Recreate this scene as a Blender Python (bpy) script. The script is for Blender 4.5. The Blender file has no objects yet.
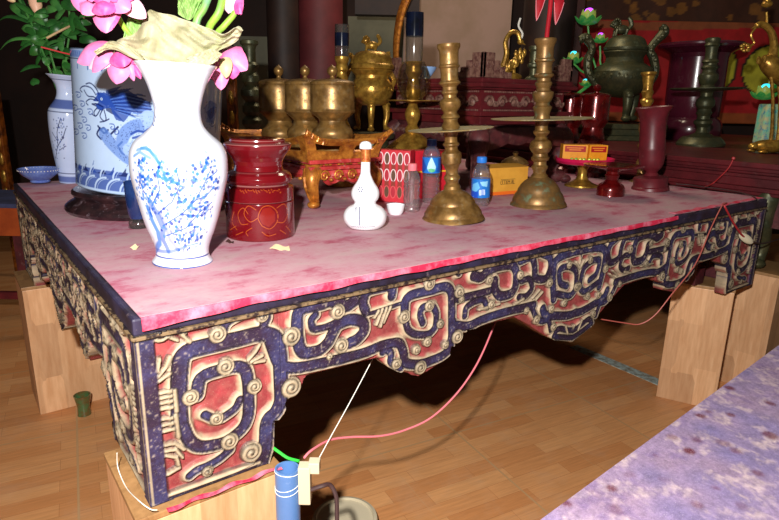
import bpy, bmesh, math, random
import numpy as np
from mathutils import Vector, Matrix
random.seed(7); rng = np.random.default_rng(7)
scene = bpy.context.scene
COL = scene.collection
PI = math.pi

# ------------------------------------------------------------------ camera / place geometry
F = 590.8
YAW, PITCH, ROLL = .6456, .2652, .0202
ZT = .85                                   # height of the altar table's top
CAM = np.array([-.19719, -.91899, 1.183])
TW, TD, TH = 2.28186, 1.72719, .34137      # table width, depth, height of its carved skirt and legs
_f = np.array([math.sin(YAW)*math.cos(PITCH), math.cos(YAW)*math.cos(PITCH), -math.sin(PITCH)])
_r = np.array([math.cos(YAW), -math.sin(YAW), 0.]); _u = np.cross(_r, _f)
RT = math.cos(ROLL)*_r + math.sin(ROLL)*_u
UP = -math.sin(ROLL)*_r + math.cos(ROLL)*_u
FW = _f
HF = np.array([math.sin(YAW), math.cos(YAW), 0.])     # horizontal heading of the view
HR = np.array([math.cos(YAW), -math.sin(YAW), 0.])
def ray(x, y): return (x-389.5)/F*RT - (y-260)/F*UP + FW
def onz(x, y, z): d = ray(x, y); return CAM + (z-CAM[2])/d[2]*d
def ony(x, y, Y): d = ray(x, y); return CAM + (Y-CAM[1])/d[1]*d
def onx(x, y, X): d = ray(x, y); return CAM + (X-CAM[0])/d[0]*d
def atd(x, y, dd): return CAM + dd*ray(x, y)
def depth(P): return float((np.array(P)-CAM) @ FW)
def proj(P):
    d = np.array(P)-CAM; z = d@FW
    return 389.5+F*(d@RT)/z, 260-F*(d@UP)/z
def s2l(c):
    return tuple(((v/255)/12.92 if v/255 <= .04045 else ((v/255+.055)/1.055)**2.4) for v in c)

# ------------------------------------------------------------------ materials
def _new(name):
    m = bpy.data.materials.new(name); m.use_nodes = True
    nt = m.node_tree; nt.nodes.clear()
    out = nt.nodes.new('ShaderNodeOutputMaterial'); b = nt.nodes.new('ShaderNodeBsdfPrincipled')
    nt.links.new(b.outputs[0], out.inputs[0])
    return m, nt, b
def _noise(nt, scale, detail=4, rough=.6, vec=None):
    n = nt.nodes.new('ShaderNodeTexNoise'); n.inputs['Scale'].default_value = scale
    n.inputs['Detail'].default_value = detail; n.inputs['Roughness'].default_value = rough
    if vec is None:
        tc = nt.nodes.new('ShaderNodeTexCoord'); vec = tc.outputs['Object']
    nt.links.new(vec, n.inputs['Vector'])
    return n.outputs['Fac']
def _ramp(nt, fac, stops):
    r = nt.nodes.new('ShaderNodeValToRGB'); nt.links.new(fac, r.inputs[0])
    e = r.color_ramp.elements
    while len(e) < len(stops): e.new(.5)
    for i, (p, c) in enumerate(stops):
        e[i].position = p; e[i].color = (*c, 1) if len(c) == 3 else c
    return r.outputs[0]
def _mix(nt, fac, a, b, mode='MIX'):
    n = nt.nodes.new('ShaderNodeMix'); n.data_type = 'RGBA'; n.blend_type = mode
    if isinstance(fac, (int, float)): n.inputs[0].default_value = fac
    else: nt.links.new(fac, n.inputs[0])
    for i, v in ((6, a), (7, b)):
        if isinstance(v, tuple): n.inputs[i].default_value = (*v[:3], 1)
        else: nt.links.new(v, n.inputs[i])
    return n.outputs[2]
def _bump(nt, b, h, strength=.3, dist=.002):
    n = nt.nodes.new('ShaderNodeBump'); n.inputs['Strength'].default_value = strength; n.inputs['Distance'].default_value = dist
    nt.links.new(h, n.inputs['Height']); nt.links.new(n.outputs[0], b.inputs['Normal'])
def mat(name, c, rough=.5, metal=0., c2=None, scale=20, lo=.4, hi=.62, bump=0, bscale=60, dust=None, dscale=35, dlo=.55, dhi=.75, spec=.5, coat=0, emit=None, es=0):
    """procedural material: two colours blended by noise, optional dust patches and bump (sRGB 0-255 colours)"""
    m, nt, b = _new(name)
    c = s2l(c)
    col = None
    if c2 is not None:
        col = _ramp(nt, _noise(nt, scale), [(lo, c), (hi, s2l(c2))])
    if dust is not None:
        fac = _ramp(nt, _noise(nt, dscale, 6, .7), [(dlo, (0, 0, 0)), (dhi, (1, 1, 1))])
        col = _mix(nt, fac, col if col is not None else c, s2l(dust))
        if metal:
            rr = _mix(nt, fac, (rough,)*3, (.8,)*3); nt.links.new(rr, b.inputs['Roughness'])
            mm = _mix(nt, fac, (metal,)*3, (.0,)*3); nt.links.new(mm, b.inputs['Metallic'])
    if col is None: b.inputs['Base Color'].default_value = (*c, 1)
    else: nt.links.new(col, b.inputs['Base Color'])
    if not (dust is not None and metal):
        b.inputs['Roughness'].default_value = rough; b.inputs['Metallic'].default_value = metal
    b.inputs['Specular IOR Level'].default_value = spec
    if coat: b.inputs['Coat Weight'].default_value = coat; b.inputs['Coat Roughness'].default_value = .08
    if bump: _bump(nt, b, _noise(nt, bscale, 5), bump)
    if emit: b.inputs['Emission Color'].default_value = (*s2l(emit), 1); b.inputs['Emission Strength'].default_value = es
    return m
def mat_attr(name, rough=.5, vary=.25, vscale=25, dust=None, dscale=220, dlo=.62, dhi=.72, damt=.6, spec=.5, coat=0, bump=0, bscale=150, tint=None):
    """painted surface: colours come from the paint attribute of the mesh, worn by noise"""
    m, nt, b = _new(name)
    a = nt.nodes.new('ShaderNodeAttribute'); a.attribute_name = 'paint'
    col = a.outputs['Color']
    if vary:
        v = _ramp(nt, _noise(nt, vscale, 5), [(.3, (1-vary,)*3), (.7, (1+vary*.6,)*3)])
        col = _mix(nt, 1., col, v, 'MULTIPLY')
    if dust is not None:
        fac = _ramp(nt, _noise(nt, dscale, 3, .6), [(dlo, (0, 0, 0)), (dhi, (damt,)*3)])
        col = _mix(nt, fac, col, s2l(dust))
    nt.links.new(col, b.inputs['Base Color'])
    b.inputs['Roughness'].default_value = rough; b.inputs['Specular IOR Level'].default_value = spec
    if coat: b.inputs['Coat Weight'].default_value = coat; b.inputs['Coat Roughness'].default_value = .06
    if bump: _bump(nt, b, _noise(nt, bscale, 5), bump)
    return m
def mat_clear(name, tint=(235, 240, 240), gl=.16, rough=.05, cloud=0):
    """thin clear plastic or glass"""
    m = bpy.data.materials.new(name); m.use_nodes = True; nt = m.node_tree; nt.nodes.clear()
    out = nt.nodes.new('ShaderNodeOutputMaterial'); mx = nt.nodes.new('ShaderNodeMixShader')
    t = nt.nodes.new('ShaderNodeBsdfTransparent'); t.inputs[0].default_value = (*s2l(tint), 1)
    g = nt.nodes.new('ShaderNodeBsdfGlossy'); g.inputs['Roughness'].default_value = rough
    lw = nt.nodes.new('ShaderNodeLayerWeight'); lw.inputs[0].default_value = .35
    r = _ramp(nt, lw.outputs['Facing'], [(.0, (gl*.5,)*3), (.9, (min(1, gl*4),)*3)])
    nt.links.new(r, mx.inputs[0]); nt.links.new(t.outputs[0], mx.inputs[1]); nt.links.new(g.outputs[0], mx.inputs[2])
    if cloud:
        m2 = nt.nodes.new('ShaderNodeMixShader'); d = nt.nodes.new('ShaderNodeBsdfDiffuse'); d.inputs[0].default_value = (.9, .9, .92, 1); m2.inputs[0].default_value = cloud
        nt.links.new(mx.outputs[0], m2.inputs[1]); nt.links.new(d.outputs[0], m2.inputs[2]); mx = m2
    nt.links.new(mx.outputs[0], out.inputs[0])
    return m
M = {}

# ------------------------------------------------------------------ mesh building
class MB:
    def __init__(s): s.v = []; s.f = []; s.sm = []
    def add(s, vs, fs, smooth=False):
        o = len(s.v); s.v += [tuple(map(float, p)) for p in vs]; s.f += [tuple(i+o for i in f) for f in fs]; s.sm += [smooth]*len(fs); return s
    def lathe(s, prof, seg=40, c=(0, 0), ang0=0, smooth=True, sx=1, sy=1):
        n = len(prof); vs = []
        for r, z in prof:
            for k in range(seg):
                a = ang0+2*PI*k/seg; vs.append((c[0]+r*math.sin(a)*sx, c[1]-r*math.cos(a)*sy, z))
        fs = [(i*seg+k, i*seg+(k+1) % seg, (i+1)*seg+(k+1) % seg, (i+1)*seg+k) for i in range(n-1) for k in range(seg)]
        up = prof[-1][1] > prof[0][1]
        if prof[0][0] > 1e-5: fs.append(tuple(range(seg))[::-1])
        if prof[-1][0] > 1e-5: fs.append(tuple((n-1)*seg+k for k in range(seg)))
        return s.add(vs, fs, smooth)
    def box(s, x0, x1, y0, y1, z0, z1, bev=0):
        if bev <= 0:
            vs = [(x, y, z) for z in (z0, z1) for y in (y0, y1) for x in (x0, x1)]
            return s.add(vs, [(0, 2, 3, 1), (4, 5, 7, 6), (0, 1, 5, 4), (2, 6, 7, 3), (0, 4, 6, 2), (1, 3, 7, 5)])
        bm = bmesh.new(); bmesh.ops.create_cube(bm, size=1)
        for v in bm.verts: v.co = Vector((x0+(v.co.x+.5)*(x1-x0), y0+(v.co.y+.5)*(y1-y0), z0+(v.co.z+.5)*(z1-z0)))
        bmesh.ops.bevel(bm, geom=bm.edges[:], offset=bev, segments=2, affect='EDGES', profile=.6)
        s.bm(bm); return s
    def bm(s, bm, smooth=False):
        bm.verts.index_update()
        s.add([v.co for v in bm.verts], [[v.index for v in f.verts] for f in bm.faces], smooth); bm.free(); return s
    def tube(s, pts, r, seg=8, smooth=True, flat=1.):
        pts = [Vector(p) for p in pts]; n = len(pts); vs = []; fs = []
        rad = r if hasattr(r, '__len__') else [r]*n
        nrm = None
        for i, p in enumerate(pts):
            t = (pts[min(i+1, n-1)]-pts[max(i-1, 0)])
            t = t.normalized() if t.length > 1e-9 else Vector((0, 0, 1))
            if nrm is None:
                a = Vector((0, 0, 1)) if abs(t.z) < .9 else Vector((1, 0, 0)); nrm = t.cross(a).normalized()
            else:
                nrm = (nrm-t*nrm.dot(t)); nrm = nrm.normalized() if nrm.length > 1e-6 else t.orthogonal().normalized()
            b = t.cross(nrm)
            for k in range(seg):
                a = 2*PI*k/seg; vs.append(p+(nrm*math.cos(a)+b*math.sin(a)*flat)*max(rad[i], 1e-5))
        fs = [(i*seg+k, i*seg+(k+1) % seg, (i+1)*seg+(k+1) % seg, (i+1)*seg+k) for i in range(n-1) for k in range(seg)]
        fs += [tuple(range(seg))[::-1], tuple((n-1)*seg+k for k in range(seg))]
        return s.add(vs, fs, smooth)
    def ell(s, c, rx, ry, rz, seg=20, rings=12, smooth=True):
        prof = [(max(math.sin(PI*i/rings), 1e-6), -math.cos(PI*i/rings)) for i in range(rings+1)]
        o = len(s.v); s.lathe(prof, seg, smooth=smooth)
        for i in range(o, len(s.v)):
            x, y, z = s.v[i]; s.v[i] = (c[0]+x*rx, c[1]+y*ry, c[2]+z*rz)
        return s
    def grid(s, fn, nu, nv, thick=0, smooth=True):
        """fn(a,b)->point, a,b in 0..1; thickness along the local normal"""
        P = [[Vector(fn(i/nu, j/nv)) for i in range(nu+1)] for j in range(nv+1)]
        W_ = nu+1; vs = [p for row in P for p in row]
        fs = [(j*W_+i, j*W_+i+1, (j+1)*W_+i+1, (j+1)*W_+i) for j in range(nv) for i in range(nu)]
        if thick:
            N = []
            for j in range(nv+1):
                for i in range(nu+1):
                    du = P[j][min(i+1, nu)]-P[j][max(i-1, 0)]; dv = P[min(j+1, nv)][i]-P[max(j-1, 0)][i]
                    n = du.cross(dv); N.append(n.normalized() if n.length > 1e-12 else Vector((0, 0, 1)))
            o = len(vs); vs = vs+[p-n*thick for p, n in zip(vs, N)]
            fs += [tuple(i+o for i in f[::-1]) for f in fs]
            ring = [i for i in range(nu)]+[j*W_+nu for j in range(nv)]+[nv*W_+i for i in range(nu, 0, -1)]+[j*W_ for j in range(nv, 0, -1)]
            for a, b in zip(ring, ring[1:]+ring[:1]): fs.append((b, a, a+o, b+o))
        return s.add(vs, fs, smooth)
    def prism(s, poly, fn0, fn1, smooth=False):
        """closed outline (2-D points) swept between two mappings"""
        n = len(poly); vs = [fn0(*p) for p in poly]+[fn1(*p) for p in poly]
        fs = [tuple(range(n))[::-1], tuple(range(n, 2*n))]+[(i, (i+1) % n, n+(i+1) % n, n+i) for i in range(n)]
        return s.add(vs, fs, smooth)
    def mesh(s, name):
        me = bpy.data.meshes.new(name); me.from_pydata(s.v, [], s.f)
        me.polygons.foreach_set('use_smooth', s.sm); me.update()
        bm = bmesh.new(); bm.from_mesh(me); bmesh.ops.recalc_face_normals(bm, faces=bm.faces[:]); bm.to_mesh(me); bm.free()
        return me
    def build(s, name, m, parent=None, loc=None, angle=30, label=None):
        me = s.mesh(name)
        me.materials.append(m)
        if any(s.sm):
            try: me.set_sharp_from_angle(angle=math.radians(angle))
            except Exception: pass
        return link(name, me, parent, loc, label)
def link(name, me, parent=None, loc=None, label=None):
    o = bpy.data.objects.new(name, me); COL.objects.link(o)
    if parent is not None: o.parent = parent.o if isinstance(parent, Thing) else parent
    if loc is not None: o.location = loc
    if label: o['label'] = label
    return o
def tag(o, label=None, cat=None, group=None, kind=None):
    if label: o['label'] = label
    if cat: o['category'] = cat
    if group: o['group'] = group
    if kind: o['kind'] = kind
    return o
class Thing:
    """an Empty at a thing's base.  Local x runs to the right as one stands before the table, y away, z up."""
    def __init__(s, name, label, cat, P, top=None, group=None, rot='view'):
        P = np.array(P, float); s.P = P
        s.o = bpy.data.objects.new(name, None); COL.objects.link(s.o); s.o.empty_display_size = .02
        A = np.array([0, 0, 1.])
        if top is not None:                      # slight lean of the thing
            d = ray(*top); t = ((P-CAM) @ HF)/(d @ HF); A = CAM+t*d-P; A /= np.linalg.norm(A)
        s.A = A
        if rot == 'view':
            X = HR-(HR@A)*A; X /= np.linalg.norm(X)
        else:
            X = np.array([math.cos(rot), math.sin(rot), 0]); X -= (X@A)*A; X /= np.linalg.norm(X)
        Y = np.cross(A, X)
        s.X, s.Y = X, Y
        m = Matrix(((X[0], Y[0], A[0], P[0]), (X[1], Y[1], A[1], P[1]), (X[2], Y[2], A[2], P[2]), (0, 0, 0, 1)))
        s.o.matrix_world = m; s.Mi = m.inverted()
        tag(s.o, label, cat, group)
    def loc(s, P): return tuple(s.Mi @ Vector(P))
    def z(s, py):
        d0 = s.P-CAM; k = 260-py
        return float((F*(d0@UP)-k*(d0@FW))/(k*(s.A@FW)-F*(s.A@UP)))
    def r(s, py, hw): return hw*float((s.P+s.z(py)*s.A-CAM)@FW)/F
    def prof(s, L):
        out = []
        for y, w in L:
            z = s.z(y); out.append((s.r(y, w), 0. if -.09 < z < 0 else z))
        return out
    def at(s, px, py, dy=0.):
        """local point seen at (px,py) on the upright plane through the axis, pushed dy away"""
        n = s.Y; d = ray(px, py); t = ((s.P+n*dy-CAM)@n)/(d@n)
        return s.loc(CAM+t*d)
def smoothprof(L, n=4):
    """Catmull-Rom through (y,w) pairs"""
    out = []
    for i in range(len(L)-1):
        p0, p1, p2, p3 = L[max(i-1, 0)], L[i], L[i+1], L[min(i+2, len(L)-1)]
        for k in range(n):
            t = k/n
            out.append(tuple(.5*((2*b)+(-a+c)*t+(2*a-5*b+4*c-d)*t*t+(-a+3*b-3*c+d)*t**3) for a, b, c, d in zip(p0, p1, p2, p3)))
    out.append(L[-1]); return out
def curve3(P, n=6): return smoothprof([tuple(p) for p in P], n)

# ------------------------------------------------------------------ paint: strokes measured by distance
def seg_dist(U, V, line):
    best = np.full(U.shape, 9e9)
    L = line if len(line) > 1 else [line[0], line[0]]
    for (ax, ay), (bx, by) in zip(L[:-1], L[1:]):
        dx, dy = bx-ax, by-ay; q = dx*dx+dy*dy
        t = np.clip(((U-ax)*dx+(V-ay)*dy)/q, 0, 1) if q > 1e-14 else 0.
        d = (U-ax-t*dx)**2+(V-ay-t*dy)**2
        np.minimum(best, d, out=best)
    return np.sqrt(best)
def in_poly(U, V, poly):
    ins = np.zeros(U.shape, bool); n = len(poly)
    for i in range(n):
        ax, ay = poly[i]; bx, by = poly[(i+1) % n]
        if ay == by: continue
        c = (ay > V) != (by > V)
        ins ^= c & (U < (bx-ax)*(V-ay)/(by-ay)+ax)
    return ins
def sm(x, a, b):
    t = np.clip((x-a)/(b-a), 0, 1); return t*t*(3-2*t)
def paint_pts(U, V, base, strokes):
    """strokes: (line, halfwidth, soft, colour, amount) or ('poly', outline, colour, amount)"""
    C = np.empty(U.shape+(3,)); C[:] = base
    for st in strokes:
        if st[0] == 'poly':
            _, poly, col, amt = st; k = in_poly(U, V, poly)*amt
        else:
            line, hw, soft, col, amt = st
            xs = [p[0] for p in line]; ys = [p[1] for p in line]; e = hw+soft
            box = (U > min(xs)-e) & (U < max(xs)+e) & (V > min(ys)-e) & (V < max(ys)+e)
            k = np.zeros(U.shape)
            if box.any(): k[box] = (1-sm(seg_dist(U[box], V[box], line), hw-soft*.5, hw+soft*.5))*amt
        C = C*(1-k[..., None])+np.array(col)*k[..., None]
    return C
def set_paint(me, C):
    a = me.color_attributes.new('paint', 'FLOAT_COLOR', 'POINT')
    C4 = np.ones((len(me.vertices), 4), np.float32); C4[:, :3] = C.reshape(-1, 3)
    a.data.foreach_set('color', C4.ravel())
def painted_lathe(th, name, prof, base, strokes, m, R, nu=200, nv=150, parent=None, arc=None):
    """lathe whose outside is painted; stroke space is (angle*R, height); angle 0 faces the front"""
    prof = [p for p in prof]
    ds = np.concatenate([[0], np.cumsum([math.hypot(b[0]-a[0], b[1]-a[1]) for a, b in zip(prof[:-1], prof[1:])])])
    t = np.linspace(0, ds[-1], nv); rr = np.interp(t, ds, [p[0] for p in prof]); zz = np.interp(t, ds, [p[1] for p in prof])
    th_ = np.linspace(-PI, PI, nu, endpoint=False); th_ = th_-.72*np.sin(th_)   # finer mesh on the front
    A, Z = np.meshgrid(th_, zz); Rr = np.repeat(rr[:, None], nu, 1)
    vs = np.stack([Rr*np.sin(A), -Rr*np.cos(A), Z], -1).reshape(-1, 3)
    fs = [(j*nu+i, j*nu+(i+1) % nu, (j+1)*nu+(i+1) % nu, (j+1)*nu+i) for j in range(nv-1) for i in range(nu)]
    C = paint_pts(A*R, Z, base, strokes)
    fs += [tuple(range(nu))[::-1], tuple((nv-1)*nu+k for k in range(nu))]
    me = bpy.data.meshes.new(name); me.from_pydata([tuple(v) for v in vs], [], fs)
    me.polygons.foreach_set('use_smooth', [True]*len(fs)); me.update()
    bm = bmesh.new(); bm.from_mesh(me); bmesh.ops.recalc_face_normals(bm, faces=bm.faces[:]); bm.to_mesh(me); bm.free()
    try: me.set_sharp_from_angle(angle=math.radians(28))
    except Exception: pass
    set_paint(me, C); me.materials.append(m)
    return link(name, me, parent if parent is not None else th)
def painted_quad(name, O, ux, uy, w, h, base, strokes, m, n=(80, 60), parent=None, lift=None):
    """painted rectangle slab (a printed face): O corner, ux/uy unit vectors, stroke space in metres"""
    U, V = np.meshgrid(np.linspace(0, w, n[0]+1), np.linspace(0, h, n[1]+1))
    O, ux, uy = (np.array(k, float) for k in (O, ux, uy)); nz = np.cross(ux, uy)
    vs = (O+U[..., None]*ux+V[..., None]*uy+nz*.0006).reshape(-1, 3)
    W_ = n[0]+1
    fs = [(j*W_+i, j*W_+i+1, (j+1)*W_+i+1, (j+1)*W_+i) for j in range(n[1]) for i in range(n[0])]
    C = paint_pts(U, V, base, strokes).reshape(-1, 3)
    k = len(vs); back = [O-nz*.0004, O+ux*w-nz*.0004, O+ux*w+uy*h-nz*.0004, O+uy*h-nz*.0004]
    vs = list(map(tuple, vs))+[tuple(b) for b in back]
    C = np.vstack([C, np.tile(base, (4, 1))])
    fs.append((k+3, k+2, k+1, k))
    me = bpy.data.meshes.new(name); me.from_pydata(vs, [], fs); me.update(); set_paint(me, C); me.materials.append(m)
    return link(name, me, parent)
def text_mesh(s, size):
    cu = bpy.data.curves.new('lettering', 'FONT'); cu.body = s; cu.size = size; cu.extrude = size*.02; cu.align_x = 'CENTER'
    o = bpy.data.objects.new('lettering', cu); COL.objects.link(o)
    dg = bpy.context.evaluated_depsgraph_get(); me = bpy.data.meshes.new_from_object(o.evaluated_get(dg))
    bpy.data.objects.remove(o); bpy.data.curves.remove(cu); return me
# ================================================================== SETTING
LIN = lambda *c: np.array(s2l(c))
def vnoise(U, V, s, seed=0):
    g = np.random.default_rng(seed).random((64, 64)); x, y = U/s, V/s
    xi, yi = np.floor(x).astype(int), np.floor(y).astype(int); fx, fy = x-xi, y-yi
    fx, fy = fx*fx*(3-2*fx), fy*fy*(3-2*fy); a = lambda i, j: g[(xi+i) % 64, (yi+j) % 64]
    return (a(0, 0)*(1-fx)+a(1, 0)*fx)*(1-fy)+(a(0, 1)*(1-fx)+a(1, 1)*fx)*fy
def floor_mat():
    m, nt, b = _new('wood look floor tiles')
    tc = nt.nodes.new('ShaderNodeTexCoord')
    def brick(w, h, mortar, off, c1, c2, cm):
        n = nt.nodes.new('ShaderNodeTexBrick'); n.offset = off; n.inputs['Scale'].default_value = 1
        n.inputs['Brick Width'].default_value = w; n.inputs['Row Height'].default_value = h; n.inputs['Mortar Size'].default_value = mortar
        n.inputs['Mortar Smooth'].default_value = .3; n.inputs['Bias'].default_value = 0
        for i, c in zip(('Color1', 'Color2', 'Mortar'), (c1, c2, cm)): n.inputs[i].default_value = (*s2l(c), 1)
        nt.links.new(tc.outputs['Object'], n.inputs['Vector']); return n
    p = brick(.30, .062, .0006, .37, (198, 132, 80), (216, 156, 102), (166, 106, 64))
    mp = nt.nodes.new('ShaderNodeMapping'); mp.inputs['Scale'].default_value = (3, 40, 1); nt.links.new(tc.outputs['Object'], mp.inputs[0])
    grain = _ramp(nt, _noise(nt, 2.5, 6, .65, mp.outputs[0]), [(.3, (.82,)*3), (.7, (1.1,)*3)])
    col = _mix(nt, 1., p.outputs['Color'], grain, 'MULTIPLY')
    g = brick(.62, .62, .004, 0, (0, 0, 0), (0, 0, 0), (255, 255, 255))
    col = _mix(nt, g.outputs['Fac'], col, s2l((186, 144, 100)))
    g2 = brick(.31, .62, .0015, 0, (0, 0, 0), (0, 0, 0), (255, 255, 255))
    k = nt.nodes.new('ShaderNodeMath'); k.operation = 'MULTIPLY'; k.inputs[1].default_value = .5; nt.links.new(g2.outputs['Fac'], k.inputs[0])
    col = _mix(nt, k.outputs[0], col, s2l((196, 152, 106)))
    d = _ramp(nt, _noise(nt, 5, 6, .7), [(.5, (0, 0, 0)), (.8, (.35,)*3)])
    col = _mix(nt, d, col, s2l((198, 168, 140)))
    nt.links.new(col, b.inputs['Base Color']); b.inputs['Roughness'].default_value = .45; b.inputs['Specular IOR Level'].default_value = .35
    return m
fl = MB().box(-4.5, 6.5, -2.5, 6, -.03, 0).build('floor', floor_mat()); fl.location = (1.79, .377, 0); fl.rotation_euler.z = math.radians(-9.2); tag(fl, kind='structure')

M['dark wall'] = mat('dark brown wall', (52, 30, 22), .8, c2=(36, 22, 18), scale=1.5)
M['plaster'] = mat('aged beige plaster', (176, 146, 132), .9, c2=(158, 132, 112), scale=2.5, bump=.1)
M['greenish plaster'] = mat('grey green plaster', (124, 122, 102), .9, c2=(104, 104, 88), scale=3)
M['maroon'] = mat('maroon painted column', (112, 42, 46), .6, c2=(92, 34, 38), scale=4)
M['black brown'] = mat('black brown timber', (34, 20, 18), .6, c2=(50, 30, 22), scale=5)
M['brown timber'] = mat('brown timber', (84, 40, 30), .55, c2=(60, 28, 22), scale=6)
def hbox(name, x0, x1, y0, y1, d, th, m, kind='structure', **k):
    """upright slab facing the view heading, spanning these picture columns/rows at this distance"""
    a = atd(x0, (y0+y1)/2, d); b = atd(x1, (y0+y1)/2, d); xm = (x0+x1)/2
    top, bot = atd(xm, y0, d)[2], atd(xm, y1, d)[2]
    w = float(np.linalg.norm((b-a)[:2])); c = (a+b)/2
    o = MB().box(-w/2, w/2, 0, th, bot, top).build(name, m); o.location = (c[0], c[1], 0); o.rotation_euler.z = -YAW
    if kind: tag(o, kind=kind)
    return o
def wallslab(name, lx0, lx1, dist, z0, z1, m, th=.1):
    """wall plane across the view heading: lateral range and distance along the heading"""
    o = MB().box(lx0, lx1, 0, th, z0, z1).build(name, m)
    o.location = tuple(np.array([CAM[0], CAM[1], 0])+HF*dist); o.rotation_euler.z = -YAW; tag(o, kind='structure'); return o
wallslab('wall_back', -5, 6, 5.6, 0, 3.2, M['dark wall'])
w = MB().box(-.1, 0, -1, 7, 0, 3.2).build('wall_left', M['dark wall']); w.location = tuple(np.array([CAM[0], CAM[1], 0])-HR*3.9); w.rotation_euler.z = -YAW; tag(w, kind='structure')
hbox('wall_panel', 404, 511, -60, 100, 4.6, .04, M['plaster'])
hbox('wall_panel', 348, 404, 18, 90, 4.8, .04, M['greenish plaster'])
hbox('wall_panel', 236, 274, 38, 160, 4.6, .04, M['greenish plaster'])
def column(px, hw, d, m, n):
    P = atd(px, 150, d); r = hw*d/F
    o = MB().lathe([(r*1.25, 0), (r*1.25, .12), (r, .16), (r, 3.1)], 28).build('trim_%d' % n, m); o.location = (P[0], P[1], 0); tag(o, kind='structure')
column(321, 22, 4.2, M['maroon'], 1)
column(286, 15, 4.0, M['black brown'], 2)
column(538, 24, 4.3, M['black brown'], 3)
hbox('trim_4', 563, 582, -40, 110, 4.2, .08, M['brown timber'])
hbox('trim_5', 355, 420, -30, 14, 4.1, .1, M['black brown'])

# ================================================================== ALTAR TABLE
fu = lambda x, y: (lambda P: (float(P[0]), float(P[2]-ZT)))(ony(x, y, 0))
RIB = []   # (points, halfwidth)
def chaikin(P, n=2):
    for _ in range(n):
        Q = [P[0]]
        for a, b in zip(P[:-1], P[1:]): Q += [(a[0]*.8+b[0]*.2, a[1]*.8+b[1]*.2), (a[0]*.2+b[0]*.8, a[1]*.2+b[1]*.8)]
        P = Q+[P[-1]]
    return P
def rb(pts, hw): RIB.append((chaikin([fu(*p) for p in pts]), hw))
rb([(180,421),(179,383),(181,358),(190,350),(235,340),(262,333),(276,337),(280,350),(281,378),(282,400),(276,413),(267,420),(266,447),(262,462)], .0155)
rb([(181,421),(189,441),(200,448),(226,443),(244,428),(249,415),(249,385),(246,369),(236,366),(200,376),(197,395)], .0125)
rb([(205,415),(218,421),(236,409),(240,400)], .009)
rb([(221,338),(226,322),(245,312),(260,308),(268,316),(264,325)], .010)
rb([(166,503),(200,491),(240,476),(264,464)], .011)
rb([(190,476),(197,470),(208,466),(220,459),(230,450)], .009)
# first stretch of skirt
rb([(355,301),(347,307),(338,303),(331,301),(322,304),(306,307),(298,312),(297,326),(299,347),(304,354),(320,351),(329,342),(332,335),(338,324),(352,319),(364,322),(365,331),(357,340),(350,343)], .0135)
rb([(338,322),(325,328),(313,330),(311,320),(316,315)], .009)
rb([(270,340),(279,366),(295,369),(329,362),(364,353.5),(383,345),(400,342),(404,352),(405,364),(420,365),(441,357),(450,350),(452,334),(453,322)], .0125)
rb([(452,325),(468,327),(481,320),(502,313),(523,308),(534,305)], .0125)
rb([(392,296),(393,289),(388,286),(374,289),(366,292),(363,304),(366,311)], .012)
rb([(459,273),(458,267),(450,267),(438,270),(433,277)], .010)
rb([(405,318),(405,301),(411,295),(429,291),(446,286),(452,291),(452,313),(452,334)], .0125)
rb([(406,322),(408,330),(415,335),(429,335),(436,327),(437,313),(433,306),(422,307),(420,315),(423,323)], .010)
rb([(383,352),(386,349),(392,353),(390,362),(401,368)], .010)
rb([(366,315),(385,309),(406,302)], .006)
# second stretch
rb([(474,276),(481,278),(487,272),(496,267),(513,264),(517,272),(516,286),(512,294),(500,297),(495,290),(495,281)], .0135)
rb([(458,299),(475,295),(490,291)], .011)
rb([(465,316),(466,307),(476,301),(484,299),(487,306)], .010)
rb([(521,261),(532,256),(535,264),(535,279),(546,280),(551,268),(551,257),(541,253)], .012)
rb([(522,281),(530,278),(533,288),(526,297),(519,297)], .010)
# centre drop
rb([(554,299),(553,280),(554,263),(561,256),(583,249),(584,256),(584,278),(583,292),(580,310),(570,316),(545,316),(543,309)], .0135)
rb([(557,294),(570,297),(576,289),(577,270),(569,266),(559,269),(560,284),(567,286)], .011)
rb([(584,250),(584,322)], .011)
rb([(554,336),(558,328),(570,331),(584,329)], .010)
rb([(556,337),(570,338),(584,336)], .010)
rb([(532,307),(536,317),(542,322),(549,319),(551,330)], .010)
SPI = [(218,335,9),(226,367,9),(255,387,8),(191,398,8.5),(217,419,7),(230,442,9),(252,453,11),(208,472,6),(292,388,11),(160,333,11),
       (315,298,7),(338.5,312,8),(292,337,10),(342,346,8),(263,317,6),(378,284,6),(410,277,5.5),(430,284,7),(405,317,7),(460,292,6.5),(430,306,6),(441,324,5),
       (428,342,5.5),(417,350,5.5),(397,364,6),(458,337,7.5),(421,368,7.5),(509,260,5),(490,280,5),(492,304.5,5),(521,275,5),(541,251,4.5),(550,283,5),(462,300,4),
       (574,248,4.5),(570,265,4),(577,287,4.5),(565,303,4.5),(552,309,4.5),(537,320,5),(554,327,4.5),(527,311,4),(446,345,4.5),(330,357,3.5)]
SPI = [(*fu(x, y), r*depth(ony(x, y, 0))/F) for x, y, r in SPI]
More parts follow.
